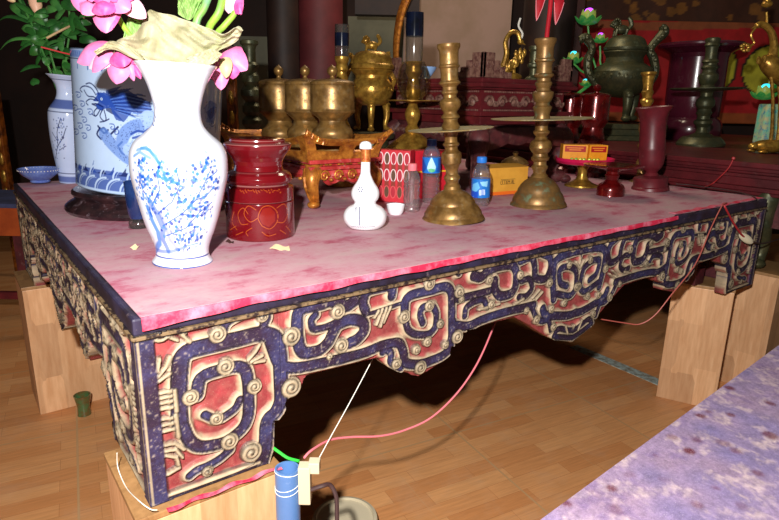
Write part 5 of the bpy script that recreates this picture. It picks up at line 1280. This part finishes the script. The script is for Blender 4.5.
circ = lambda cx, cy, r, n=28: [(cx+r*math.cos(2*PI*k/n), cy+r*math.sin(2*PI*k/n)) for k in range(n)]
YL = LIN(196, 190, 50)
ds_ = []
for cx, cy in ((719, 68), (777, 69)):
    ds_ += [('poly', circ(cx, cy, 27), LIN(40, 30, 14), 1.), ('poly', circ(cx, cy, 24.5), YL, 1.)]
ds_ += [('poly', [(560, 116), (870, 112), (870, 126), (560, 126)], LIN(150, 84, 32), .8), ('poly', [(560, 20), (640, 24), (830, 14), (830, 24), (640, 32), (560, 28)], LIN(150, 84, 44), .9)]
hanging('banner', 'red hanging cloth with yellow discs behind the long altar', 'banner', 575, 860, 22, 124, 4.75, LIN(178, 24, 28), ds_, M['textile'], .008)
rs = random.Random(11); gs = [([(rs.uniform(570, 850), rs.uniform(-40, 18)), (rs.uniform(570, 850), rs.uniform(-40, 18))], .0, .02, LIN(90, 40, 20), .5) for _ in range(10)]
gs = []
for k in range(60):
    x, y = rs.uniform(570, 850), rs.uniform(-50, 20); gs.append(('poly', circ(x, y, rs.uniform(2, 7), 8), LIN(150, 96, 34), .7))
hanging('valance', 'brown and gold patterned valance along the top right', 'valance', 575, 860, -60, 24, 4.65, LIN(74, 38, 20), gs, M['textile'], .008)
# gilded boards far left, bench, rail
M['gilt board'] = mat('gilded board', (150, 80, 22), .4, .3, c2=(76, 36, 14), scale=18)
def boardthing(label, x0, x1, y0, d):
    a = atd(x0, 150, d); b = atd(x1, 150, d); w = float(np.linalg.norm((b-a)[:2])); c = (a+b)/2
    t = Thing('gilded_post', label, 'post', (c[0], c[1], 0)); zt = atd((x0+x1)/2, y0, d)[2]
    MB().box(-w/2, w/2, 0, .05, 0, zt, bev=.004).build('board', M['gilt board'], t)
    mb = MB()
    for k in range(9): mb.ell((0, -.002, zt-.10-k*.11), w*.3, .01, .04, 10, 6)
    mb.build('carving', M['gold brass'], t)
boardthing('narrow gilded post at the far left edge in the dark', -4, 4, 88, 3.7)
boardthing('narrow gilded post glimpsed between white vase and dark bronze candlestick', 229, 238, 60, 3.4)
a = atd(20, 206, 2.75); zb = a[2]
t = Thing('wooden_bench', 'orange brown wooden bench with blue grey top at the far left edge', 'bench', (a[0], a[1], 0))
M['orange wood'] = mat('orange brown wood', (172, 78, 34), .4, c2=(146, 62, 28), scale=8)
M['blue cloth'] = mat('blue grey cloth', (60, 66, 104), .8, c2=(48, 50, 80), scale=10)
MB().box(-.9, 0, 0, .42, zb-.012, zb+.008, bev=.003).build('seat', M['blue cloth'], t, label='blue grey top')
MB().box(-.89, -.005, .004, .03, zb-.145, zb-.012).box(-.02, -.005, .03, .40, zb-.145, zb-.012).build('rail', M['orange wood'], t)
for x, y in ((-.07, .02), (-.07, .34), (-.88, .02), (-.88, .34)): MB().box(x, x+.05, y, y+.05, 0, zb-.145).build('leg', M['maroon wood'], t)
MB().box(-.85, -.05, .03, .055, .20, .235).build('stretcher', M['red wood'], t)

# ---------------------------------------------------------------- under and before the table
M['pvc'] = mat('blue pvc pipe', (84, 122, 176), .4, c2=(76, 114, 168), scale=12, dust=(170, 190, 220), dscale=30, dlo=.6, dhi=.85)
Pp = ony(287, 468, -.045); zp = Pp[2]
t = Thing('plastic_pipe', 'upright blue plastic pipe with string rings, right of nearest wooden block', 'pipe', (Pp[0], Pp[1], 0)); rp = 12.2*depth(Pp)/F
MB().lathe([(rp, 0), (rp, zp), (rp*.86, zp), (rp*.86, zp-.2), (.001, zp-.2)], 40).build('tube', M['pvc'], t)
mb = MB()
for z in (zp-.006, zp-.034, zp-.042): mb.tube([(rp*1.02*math.sin(2*PI*k/30), -rp*1.02*math.cos(2*PI*k/30), z+.004*math.sin(2*PI*k/30+z*90)) for k in range(31)], .0006, 5)
mb.build('string', M['white'], t)
Pa = atd(305, 483, depth(Pp)+.01)
t = Thing('plug_block', 'cream plastic plug block strapped beside the blue pipe', 'plug', (Pa[0], Pa[1], Pa[2])); u = depth(Pa)/F
M['cream'] = mat('cream plastic', (196, 184, 156), .45)
MB().box(-6*u, 6*u, -.012, .012, -21*u, 21*u, bev=.002).build('body', M['cream'], t)
MB().box(4*u, 15*u, -.008, .014, 13*u, 25*u, bev=.002).build('socket', M['cream'], t)
def cord(name, label, cat, pts, r, m, dd=None):
    P = [atd(x, y, d) for x, y, d in pts]
    o = MB().tube(curve3(P, 6), r, 8).build(name, m); tag(o, label, cat); return o
M['rust cord'] = mat('dull reddish cord', (170, 84, 74), .5); M['pink cord'] = mat('pink cord', (226, 120, 130), .5); M['red cord'] = mat('red cord', (170, 40, 44), .5); M['dark cord'] = mat('dark cord', (60, 40, 40), .5); M['green cord'] = mat('green wire', (50, 190, 60), .45)
d0 = depth(Pp)
cord('electric_cord', 'thin pink cord curving from the plug block up under the table', 'cord', [(304, 458, d0+.02), (312, 450, d0+.04), (330, 440, d0+.1), (352, 437, d0+.15), (380, 436, d0+.2), (405, 430, d0+.25), (432, 417, d0+.3), (458, 392, d0+.36), (478, 362, d0+.42), (493, 328, d0+.5), (499, 310, d0+.56)], .0024, M['pink cord'])
cord('string', 'thin pale string running slantwise up from the plug block to the skirt', 'string', [(317, 462, d0+.03), (330, 438, d0+.08), (350, 402, d0+.14), (370, 364, d0+.2), (377, 350, d0+.22)], .0010, M['white'])
cord('electric_cord', 'dark twisted cord looping down from the plug block', 'cord', [(310, 490, d0+.01), (322, 486, d0+.01), (330, 485, d0+.02), (336, 496, d0+.02), (337, 512, d0+.02), (337, 535, d0+.02)], .0042, M['dark cord'])
cord('electric_cord', 'bright green wire poking out beside top of the blue pipe', 'cord', [(272, 447, d0+.03), (279, 452, d0+.03), (288, 458, d0+.03), (299, 461, d0+.02)], .0030, M['green cord'])
dA = depth(ony(722, 210, -.01))
fy = lambda x, y, Y: (x, y, depth(ony(x, y, Y)))
cord('electric_cord', 'thin reddish cord hanging over the front edge at right and sagging below the carved skirt', 'cord', [fy(727, 203, .01), fy(722, 206, -.012), fy(711, 228, -.02), fy(699, 257, -.03), fy(690, 272, -.03), fy(672, 294, -.02), fy(655, 315, 0), fy(640, 324, .03), fy(625, 323, .06), fy(600, 319, .1)], .0020, M['rust cord'])
cord('electric_cord', 'short red cord from table edge down to the white switch at right', 'cord', [fy(724, 204, .01), fy(725, 207, -.012), fy(733, 222, -.015), fy(741, 234, -.018), fy(747, 239, -.02)], .0034, M['red cord'])
cord('electric_cord', 'brown cord running from the white switch toward the right edge of the picture', 'cord', [fy(749, 240, -.02), fy(757, 243, -.02), fy(766, 243, .0), fy(776, 240, .03), fy(790, 236, .06)], .0030, M['dark cord'])
Ps = ony(746, 238.5, -.022)
t = Thing('cord_switch', 'small white inline cord switch hanging at the right end of the carved skirt', 'switch', Ps); u = depth(Ps)/F
o = MB().ell((0, 0, 0), 9*u, .008, 4*u, 16, 8); o = o.build('switch_body', M['cream'], t); o.rotation_euler = (0, math.radians(32), 0)
tz = lambda x, y: (x, y, depth(onz(x, y, ZT+.007)))
cord('electric_cord', 'thin dark cord lying along the back right edge of the pink cloth', 'cord', [tz(676, 184), tz(690, 185), tz(704, 187), tz(720, 189), tz(738, 192), tz(752, 196), tz(758, 200)], .0022, M['dark cord'])
def plat(x, y, X=XP-.012): return (x, y, depth(onx(x, y, X)))
cord('electric_cord', 'red cord with connector leaning on the moulding of the long altar', 'cord', [plat(734, 157), plat(731, 164), plat(727, 170), plat(720, 177), plat(712, 184), tz(704, 187)], [.005, .007, .007]+[.0026]*28, M['red cord'])
Pw = onz(345, 532, .0)
t = Thing('plastic_basin', 'upturned pale plastic basin on the floor at the bottom edge', 'basin', Pw)
zt = t.z(517); rw = 33*depth(Pw)/F
MB().lathe([(rw*1.08, 0), (rw*1.08, .008), (rw*1.03, .01), (rw, zt*.8), (rw*.96, zt), (rw*.86, zt+.003), (rw*.84, zt-.004), (.001, zt-.004)], 48).build('basin_body', M['cream'], t)
t = Thing('small_glass', 'small green brown shot glass on the floor beside far left block', 'glass', onz(84.5, 414, .001))
M['green glass'] = mat('green brown glass', (70, 104, 62), .1, c2=(96, 76, 40), scale=40, coat=.6)
MB().lathe(t.prof([(416,5.6),(415.4,6.4),(411,6),(407,5.6),(402,6.4),(397,7.6),(394.6,8),(394.8,7.2),(402,5.6),(409,4.6),(410,.01)]), 28).build('glass_body', M['green glass'], t)
st_ = MB().grid(lambda a, b: (.02+a*.21, -.019-.010*b-.003*math.sin(a*20), HB+.0012+.0010*math.sin(a*25+b*4)), 30, 3, thick=.001).build('cloth_strip', M['hem']); tag(st_, 'crumpled pink cloth strip trapped between nearest table leg and its block', 'cloth')
cord('wire', 'thin bent wire around left side of the nearest table leg', 'wire', [(117, 453, depth(onx(117, 453, -.02))), (118, 468, depth(onx(118, 468, -.02))), (126, 487, depth(onx(126, 487, -.02))), (138, 500, depth(onx(138, 500, -.02))), (150, 509, depth(ony(150, 509, -.03))), (157, 510, depth(ony(157, 510, -.03)))], .0009, M['white'])
# scraps on the cloth
M['scrap'] = mat('paper scrap', (232, 214, 170), .7); M['dark scrap'] = mat('dark crumb', (60, 30, 26), .8)
def scrap(label, px, py, w, h, m, cat='scrap', name='paper_scrap'):
    P = onz(px, py, ZT+.0028); u = depth(P)/F
    o = MB().grid(lambda a, b: ((a-.5)*w*u*(1-.3*b), (b-.5)*h*u*2.4, .003*math.sin(a*5+1)+.003*b), 8, 4, thick=.0008).build(name, m); o.location = tuple(P); o.rotation_euler.z = -YAW; tag(o, label, cat)
scrap('small torn pale paper scrap on the cloth right of the red lacquer jar', 281, 248, 20, 5, M['scrap'])
scrap('tiny pale dried petal on the cloth left of the white vase foot', 135, 247.5, 6, 4, M['scrap'], 'petal', 'dried_petal')
scrap('dark crumb on the cloth between white vase and red lacquer jar', 230, 242, 8, 2, M['dark scrap'], 'crumb', 'crumb')

# purple covered table in the right foreground
ZQ = .55; A = onz(540, 520, ZQ); B = onz(779, 345, ZQ); d = (B-A)/np.linalg.norm(B-A); nrm = np.array([d[1], -d[0], 0.])
if (CAM-A)@nrm < 0: nrm = -nrm
t = Thing('low_table', 'low table covered with speckled purple cloth in the right foreground', 'table', (*(A-d*.35)[:2], 0), rot=math.atan2(d[1], d[0]))
LW, LD = 2.3, .72
MB().box(0, LW, -LD, -.004, ZQ-.05, ZQ-.006, bev=.004).build('tabletop', M['maroon wood'], t)
for x, y in ((.06, -.09), (LW-.12, -.09), (.06, -LD+.04), (LW-.12, -LD+.04)): MB().box(x, x+.06, y, y+.05, 0, ZQ-.05).build('leg', M['maroon wood'], t)
U, V = np.meshgrid(np.linspace(0, LW, 461), np.linspace(-LD, 0, 145))
b1, b2, b3, b4 = vnoise(U, V, .22, 21), vnoise(U, V, .06, 22), vnoise(U, V, .014, 23), vnoise(U*.6, V*1.4, .05, 24)
k1 = np.clip(b1*.7+b2*.5-.1, 0, 1)[..., None]; k2 = sm(b2*.6+b4*.5+b3*.25, .62, .95)[..., None]; k3 = sm(b1*.4+b2*.5+b3*.4, .72, .92)[..., None]
b5, b6 = vnoise(U, V, .007, 25), vnoise(U, V, .03, 26)
k2 = sm(b6*.55+b2*.25+b5*.3, .56, .82)[..., None]; k2 = k2*(.35+.65*sm(b5*.6+b3*.4, .35, .65)[..., None]); k3 = np.clip(k3*.7+.6*sm(b6*.5+b5*.5, .58, .8)[..., None], 0, 1)
Cq = LIN(112, 104, 150)*(1-k1)+LIN(172, 142, 160)*k1; Cq = Cq*(1-.85*k2)+LIN(222, 198, 190)*.85*k2; Cq = Cq*(1-.7*k3)+LIN(84, 66, 118)*.7*k3
Cq = Cq*(.72+.3*b3[..., None]+.3*b5[..., None])
for x, y, r, a in ((701,416,5,.8),(731,415,5,.75),(729,388,5,.8),(689,451,6,.85),(697,440,6,.5),(672,437,6,.45),(770,435,8,.7),(770,403,5,.7),(758,473,5,.55),(612,488,6,.75),(566,503,6,.7),(616,510,9,.4),(697,504,6,.5),(716,488,5,.45),(631,475,7,.25),(708,412,4,.5),(724,443,7,.4),(735,451,6,.55),(664,480,6,.2),(740,505,7,.3),(655,455,4,.3)):
    q = np.array(t.Mi @ Vector(onz(x, y, ZQ))); R = r*depth(onz(x, y, ZQ))/F
    dd_ = np.hypot(U-q[0], (V-q[1])*1.0)+R*.5*(b3-.5); k = ((1-sm(dd_, R*.55, R*1.25))*a)[..., None]; Cq = Cq*(1-k)+LIN(92, 16, 22)*k
me = bpy.data.meshes.new('purple_cloth'); nI, nJ = 461, 145
zz = ZQ+.0006*np.sin(U*40)*np.sin(V*37)
vs = np.stack([U, V, zz], -1).reshape(-1, 3); n0 = len(vs); vs2 = vs.copy(); vs2[:, 2] = ZQ-.0062
ring = [i for i in range(nI)]+[j*nI+nI-1 for j in range(1, nJ)]+[(nJ-1)*nI+i for i in range(nI-2, -1, -1)]+[j*nI for j in range(nJ-2, 0, -1)]
ff = [(j*nI+i, j*nI+i+1, (j+1)*nI+i+1, (j+1)*nI+i) for j in range(nJ-1) for i in range(nI-1)]
rv = [tuple(vs2[k]) for k in ring]; m_ = len(ring)
ff += [(ring[k], n0+k, n0+(k+1) % m_, ring[(k+1) % m_]) for k in range(m_)]
me.from_pydata([tuple(v) for v in vs]+rv, [], ff); me.update(); Cf = Cq.reshape(-1, 3); set_paint(me, np.vstack([Cf, Cf[ring]])); 
M['speckled'] = mat_attr('speckled purple cloth', .8, vary=.22, vscale=160, dust=(190, 176, 196), dscale=420, dlo=.58, dhi=.7, damt=.5, spec=.2, bump=.3, bscale=500)
me.materials.append(M['speckled'])
o = link('purple_cloth', me, None); o.matrix_world = t.o.matrix_world.copy(); tag(o, 'speckled purple and lavender cloth with red brown spots, right foreground', 'tablecloth')

# ---------------------------------------------------------------- flowers
M['lotus pink'] = mat('pink lotus petal', (220, 104, 160), .45, c2=(232, 140, 186), scale=34, lo=.3, hi=.7, spec=.3)
M['lotus deep'] = mat('deeper pink lotus petal', (204, 72, 138), .45, c2=(222, 108, 164), scale=40, spec=.3)
M['petal pale'] = mat('pale cream petal', (214, 184, 136), .5, c2=(206, 164, 130), scale=40)
M['petal blush'] = mat('blush white petal', (226, 176, 196), .5, c2=(246, 184, 208), scale=30)
M['stem'] = mat('green lotus stem', (150, 190, 60), .5, c2=(110, 160, 70), scale=20, bump=.2)
M['stem blue'] = mat('blue green lotus stem', (110, 170, 130), .5, c2=(130, 176, 80), scale=14)
M['dry leaf'] = mat('dried lotus leaf', (182, 178, 146), .75, c2=(156, 150, 116), scale=24, bump=.9, bscale=70, dust=(150, 160, 104), dscale=12, dlo=.56, dhi=.8, spec=.2)
M['green leaf'] = mat('green lotus leaf', (130, 174, 90), .6, c2=(156, 190, 110), scale=20, bump=.2)
dv = depth(VASE.P)
tcam = tuple(-FW)
def lotus(label, c, d, petals, stem):
    P = atd(*c, d); t = Thing('lotus_flower', label, 'flower', P, group='pink lotus flowers in the white vase')
    for bx, by, db, tx, ty, dt, w, m, bul, cup in petals:
        mb = MB(); petal_into(mb, t.loc(atd(bx, by, d+db)), t.loc(atd(tx, ty, d+dt)), w*d/F, t.loc(np.array(t.P)-FW+UP*.15), bul, cup, 8, 12, .0012)
        mb.build('petal', M[m], t, angle=80)
    MB().tube(curve3([t.loc(atd(x, y, dd)) for x, y, dd in stem], 6), .0055, 10).build('stem', M['stem'], t)
    return t
pet = []
cx, cy = 104, -2
for k in range(9):
    a = PI*k/8*1.15-.25; pet.append((cx+4*math.cos(a), cy-4+4*math.sin(a), .03, cx+30*math.cos(a), cy-2+16*math.sin(a), -.005-.01*math.sin(a), 11, ('lotus pink', 'lotus deep')[k % 2], .22, .5))
for k in range(8):
    a = PI*k/7; pet.append((cx+8*math.cos(a), cy-8+3*math.sin(a), .02, cx+20*math.cos(a), cy-4+10*math.sin(a), -.03, 8, ('lotus deep', 'lotus pink')[k % 2], .25, .55))
pet += [(108,2,.02, 106,33,.0, 14, 'lotus pink', .22, .5), (118,4,.03, 110,30,.0, 9, 'lotus deep', .2, .5), (100,6,.01, 70,-4,.0, 13, 'lotus pink', .25, .55), (98,4,.0, 82,14,-.02, 11, 'lotus pink', .3, .5), (122,0,.01, 146,18,.01, 10, 'petal blush', .2, .4), (112,0,-.01, 130,10,-.02, 11, 'lotus pink', .25, .5), (104,0,-.02, 104,15,-.03, 14, 'lotus deep', .3, .6)]
lotus('large open pink lotus cut off by the top edge, above dragon vase', (104, 2), dv-.10, pet, [(112, 4, dv-.06), (126, 30, dv-.03), (150, 56, dv), (168, 80, dv)])
lotus('drooping pink lotus hanging over the left rim of the white vase', (118, 54), dv-.03, [
    (116,48,.0, 77,62,.0, 12.5, 'lotus pink', .22, .5), (114,54,-.01, 89,68,-.01, 10, 'petal blush', .2, .45), (112,52,-.02, 92,72,-.01, 8, 'lotus pink', .2, .45), (120,50,-.01, 124,67,-.03, 13, 'lotus deep', .3, .5), (121,56,-.01, 116,84,-.01, 12.5, 'lotus pink', .18, .5),
    (126,56,-.01, 134,81,.0, 4.6, 'lotus pink', .12, .4), (129,57,.0, 141,79,.0, 4.6, 'lotus deep', .14, .4), (126,50,-.02, 138,64,-.01, 7, 'lotus deep', .2, .4)], [(124, 52, dv-.02), (136, 54, dv-.01), (150, 62, dv), (166, 84, dv+.01)])
lotus('half closed pink lotus leaning over the right rim of the white vase', (228, 64), dv-.01, [
    (222,50,.02, 247,70,.0, 13, 'lotus pink', .25, .5), (222,56,.01, 221,90,.0, 10, 'lotus pink', .2, .5), (232,58,.0, 233,79,.0, 8.5, 'lotus deep', .2, .5), (226,57,-.02, 226,78,-.02, 6.5, 'petal pale', .2, .5), (218,58,.01, 212,80,.01, 6, 'lotus deep', .15, .4), (230,50,.03, 242,58,.02, 9, 'lotus deep', .2, .4)], [(224, 56, dv+.01), (214, 58, dv+.02), (200, 64, dv+.03), (186, 86, dv+.03)])
def leafsheet(name, label, top, bot, dt, db, m, bulge=.03, crease=.006, group=None):
    top, bot = curve3(top, 4), curve3(bot, 4); n = 40
    def samp(L, a):
        i = a*(len(L)-1); k = min(int(i), len(L)-2); f = i-k; return [L[k][j]*(1-f)+L[k+1][j]*f for j in range(2)]
    nz = np.random.default_rng(len(label))
    ph = nz.uniform(0, 6, 8)
    def g(a, b):
        p0, p1 = samp(bot, a), samp(top, a); x, y = p0[0]*(1-b)+p1[0]*b, p0[1]*(1-b)+p1[1]*b
        d = db*(1-b)+dt*b-bulge*math.sin(PI*a)*math.sin(PI*(.15+.7*b))
        d += crease*(math.sin(a*19+b*5+ph[0])*.6+math.sin(a*37-b*11+ph[1])*.35+math.sin(b*13+a*7+ph[2])*.5+math.sin(a*61+b*29+ph[3])*.2)*(.3+.7*b)
        return atd(x, y, d)
    o = MB().grid(g, 80, 28, thick=.0014).build(name, m, angle=25); tag(o, label, 'leaf'); return o
leafsheet('lotus_leaf', 'large crumpled dried lotus leaf standing in the mouth of the white vase',
    [(113,52),(116,42),(122,38),(134,34),(143,22),(149,10),(156,12),(170,15),(186,20),(200,25),(214,31),(226,34),(238,26),(243,30)],
    [(128,58),(138,64),(146,68),(154,70),(162,71),(172,71),(182,71),(190,70),(198,69),(205,66),(212,58),(220,50),(230,46),(238,40)], dv-.05, dv-.03, M['dry leaf'], .02, .013)
leafsheet('lotus_leaf', 'folded strip of dried leaf over the drooping lotus at left rim of white vase',
    [(94,52),(102,46),(110,41),(122,43),(134,48),(142,56)], [(97,55),(106,50),(116,50),(128,56),(138,60),(145,63)], dv-.085, dv-.08, M['dry leaf'], .008, .003)
leafsheet('lotus_leaf', 'green lotus leaf patch left of the dried leaf',
    [(124,38),(126,26),(129,17),(136,18),(146,20)], [(122,41),(128,44),(136,46),(143,46),(149,46)], dv-.03, dv-.02, M['green leaf'], .004, .003)
leafsheet('lotus_leaf', 'pale curled leaf flap at the right rim of the white vase',
    [(186,58),(196,54),(206,50),(214,49),(222,54)], [(188,66),(196,66),(204,66),(212,64),(218,60)], dv-.09, dv-.085, M['dry leaf'], .006, .003)
leafsheet('lotus_leaf', 'pale green crumpled leaf behind the dried leaf at the top edge',
    [(178,-4),(184,-6),(192,-8),(200,-6),(206,-6)], [(178,14),(184,18),(190,20),(196,14),(202,4)], dv-.02, dv-.0, M['green leaf'], .01, .006)
for label, pts, m, r in (('thick blue green lotus stem rising behind dried leaf, left of three', [(190, 70, dv), (194, 40, dv), (197, 20, dv-.01), (204, 8, dv-.01), (210, -8, dv-.01)], 'stem blue', .0078),
                         ('bright green lotus stem rising behind dried leaf, middle of three', [(196, 70, dv+.01), (206, 40, dv), (210, 26, dv-.01), (219, 12, dv-.02), (224, -8, dv-.02)], 'stem', .0076)):
    o = MB().tube(curve3([atd(*p) for p in pts], 6), r, 12).build('lotus_stalk', M[m]); tag(o, label, 'lotus stalk', 'lotus stalks in the white vase')
P = atd(231, 2, dv-.01)
t = Thing('lotus_bud', 'pale pink lotus bud on yellow green stem at the top edge, right of three stems', 'flower', P)
MB().tube(curve3([t.loc(atd(*p)) for p in ((200, 70, dv+.02), (216, 36, dv), (224, 26, dv-.01), (234, 14, dv-.01), (237, 2, dv-.01))], 6), .0062, 12).build('stem', M['stem'], t)
for k, (bx, by, tx, ty, w, m) in enumerate(((232,12,226,-10,7,'petal blush'), (234,12,234,-12,7,'petal blush'), (238,14,241,-6,5,'lotus deep'), (240,14,240,-2,3,'lotus deep'))):
    mb = MB(); petal_into(mb, t.loc(atd(bx, by, dv-.01-.004*k)), t.loc(atd(tx, ty, dv-.01)), w*dv/F, t.loc(np.array(t.P)-FW), .25, .5, 8, 10, .0012); mb.build('petal', M[m], t)

# lilies in the small vase
dl = depth(LILYV.P)
M['lily leaf'] = mat('dark green lily leaf', (44, 104, 40), .4, c2=(28, 74, 30), scale=14, spec=.5)
M['lily leaf pale'] = mat('paler green lily leaf', (74, 136, 62), .4, c2=(50, 106, 50), scale=14)
M['lily bud'] = mat('blush lily bud', (240, 190, 160), .45, c2=(226, 220, 150), scale=16)
def lily(label, stem, leaves, bud, rs):
    P = atd(*stem[0]); t = Thing('lily_stem', label, 'lily', P, group='lily stems in the small vase')
    MB().tube(curve3([t.loc(atd(*p)) for p in stem], 5), .004, 8).build('stem', M['lily leaf pale'], t)
    mb, mb2 = MB(), MB()
    for i, (bx, by, tx, ty, w) in enumerate(leaves):
        dd = rs.uniform(-.06, .06); petal_into((mb, mb2)[i % 3 == 0], t.loc(atd(bx, by, dl+dd*.3)), t.loc(atd(tx, ty, dl+dd)), w*dl/F, t.loc(np.array(t.P)-FW+UP*rs.uniform(-.4, .9)+RT*rs.uniform(-.5, .5)), rs.uniform(.08, .22), .3, 4, 9, .0009)
    mb.build('foliage', M['lily leaf'], t); mb2.build('foliage', M['lily leaf pale'], t)
    if bud:
        (x0, y0), (x1, y1), w = bud; a, b = Vector(t.loc(atd(x0, y0, dl-.02))), Vector(t.loc(atd(x1, y1, dl-.02))); k = dl/F
        MB().tube([a+(b-a)*q for q in (0, .15, .35, .6, .85, 1)], [w*k*q for q in (.5, .85, 1, .95, .6, .1)], 12).build('bud', M['lily bud'], t)
rs = random.Random(4)
def rleaves(cx, cy, sx, sy, n, fixed=()):
    L = list(fixed)
    for _ in range(n):
        x, y = rs.gauss(cx, sx), rs.gauss(cy, sy); a = rs.uniform(-PI, PI); l = rs.uniform(12, 22)
        L.append((x, y, x+l*math.cos(a), y+l*abs(math.sin(a))*rs.choice((1, 1, -.4)), rs.uniform(3, 5)))
    return L
lily('lily stem with long drooping leaves and pale hanging bud, left in small vase', [(62, 92, dl), (54, 66, dl), (44, 30, dl), (34, -12, dl)], rleaves(42, 34, 10, 20, 26, [(38,40,0,50,2.6),(36,41,18,52,2),(34,24,-4,25,3),(32,20,10,4,5),(34,14,14,2,4.5),(40,66,20,72,2.6),(36,30,38,42,3),(44,60,38,45,3.4),(42,57,54,62,4),(50,64,42,58,4.4),(40,54,36,42,3)]), ((33, -8), (38, 15), 6), rs)
lily('lily stem with broad dark leaves, right in small vase behind the dragon vase', [(66, 92, dl+.02), (66, 60, dl+.03), (70, 24, dl+.03), (66, -10, dl+.03)], rleaves(66, 30, 12, 20, 34, [(54,70,64,78,4),(60,68,50,74,4),(70,20,92,24,4),(62,12,50,-4,4),(72,16,82,30,5)]), None, rs)
lily('lily sprig with small pale bud at the top left corner', [(58, 92, dl-.01), (46, 60, dl-.02), (30, 20, dl-.02), (14, -10, dl-.02)], rleaves(34, 14, 9, 10, 10, [(26,18,12,6,5),(28,16,20,-4,4)]), ((6, -6), (15, 2), 4), rs)
for name, label, pts, r, m in (('incense_stick', 'thin dark red stick leaning out of the dragon vase to the left', [(41, 47, depth(DRAGON.P)-.12), (60, 52, depth(DRAGON.P)-.1), (76, 57, depth(DRAGON.P)-.09), (90, 70, depth(DRAGON.P)-.06)], .0022, 'red cord'),
                            ('twig', 'short pale broken twig sticking out among the lily leaves', [(47, 38, dl-.12), (58, 32, dl-.08), (72, 25, dl-.02), (84, 18, dl+.05)], .0042, 'petal pale')):
    o = MB().tube(curve3([atd(*p) for p in pts], 4), r, 8).build(name, M[m]); tag(o, label, name.replace('_', ' '))
# red artificial flower in the second candlestick
dc = depth(CS2.P)
M['velvet'] = mat('red velvet petal', (186, 18, 36), .6, c2=(150, 10, 28), scale=16)
M['velvet edge'] = mat('pale petal edge', (240, 150, 160), .6)
P = atd(546, 40, dc)
t = Thing('artificial_flower', 'red artificial flower with drooping petals on a red stem in the second candlestick', 'flower', P)
MB().tube(curve3([t.loc(atd(*p)) for p in ((546, 46, dc), (547.5, 30, dc), (550, 10, dc), (552, -14, dc))], 5), .0075, 10).build('stem', M['velvet'], t)
for bx, by, tx, ty, w in ((542,-20,536.5,21,4.6), (560,-18,555.5,25,5)):
    mb = MB(); petal_into(mb, t.loc(atd(bx, by, dc)), t.loc(atd(tx, ty, dc-.02)), w*dc/F, t.loc(np.array(t.P)-FW), .12, .3, 6, 10, .0012); o = mb.build('petal', M['velvet'], t)
    m2 = MB(); A_, B_ = Vector(t.loc(atd(bx, by, dc-.004))), Vector(t.loc(atd(tx, ty, dc-.024)))
    d_ = B_-A_; sd = Vector((1, 0, 0))
    m2.tube([A_+d_*b+Vector((0, -.12*d_.length*math.sin(PI*b), 0))+sd*(s*w*dc/F*math.sin(PI*(.07+.93*b)**.8)) for s, bs in ((-1, [.5, .7, .85, .95, .995]), (1, [.97, .85, .7, .5])) for b in bs], .0011, 6).build('petal_edge', M['velvet edge'], o, label='pale edge')

# ================================================================== LIGHT, CAMERA
w = bpy.data.worlds.new('room'); scene.world = w; w.use_nodes = True
w.node_tree.nodes['Background'].inputs[0].default_value = (1., .86, .72, 1); w.node_tree.nodes['Background'].inputs[1].default_value = .06
def light(name, kind, loc, power, col, size):
    l = bpy.data.lights.new(name, kind); l.energy = power; l.color = col
    if kind == 'POINT': l.shadow_soft_size = size
    else: l.size = size
    o = bpy.data.objects.new(name, l); COL.objects.link(o); o.location = tuple(loc); return o
light('camera_flash', 'POINT', CAM-HR*.11+UP*.20-FW*.12, 235, (1., .97, .93), .022)
light('overhead_fill', 'AREA', (2.2, 1.6, 3.0), 22, (1., .82, .6), .8)  # soft overhead fill added for dim ambient light, no lamp seen there
cd = bpy.data.cameras.new('camera'); co = bpy.data.objects.new('camera', cd); COL.objects.link(co)
cd.sensor_width = 36; cd.sensor_fit = 'HORIZONTAL'; cd.lens = F*36/779; cd.clip_start = .02
mw = Matrix(((RT[0], UP[0], -FW[0], CAM[0]), (RT[1], UP[1], -FW[1], CAM[1]), (RT[2], UP[2], -FW[2], CAM[2]), (0, 0, 0, 1)))
co.matrix_world = mw; scene.camera = co
vs_ = scene.view_settings; scene.display_settings.display_device = 'sRGB'
vs_.view_transform = 'Standard'; vs_.look = 'None'; vs_.gamma = 1; vs_.use_curve_mapping = False; vs_.exposure = 0

# gilded curved bracket hanging before the back wall
P = atd(398, 66, 3.9); t = Thing('gilded_bracket', 'dark gilded curved bracket hanging behind the tall chimney lamp', 'bracket', P)
MB().tube(curve3([t.loc(atd(x, y, 3.9)) for x, y in ((420, -30), (408, -4), (401, 14), (397, 36), (396, 56), (398, 66))], 5), [.05-.0012*i for i in range(26)], 10, flat=.6).build('scroll', M['gilt'], t)
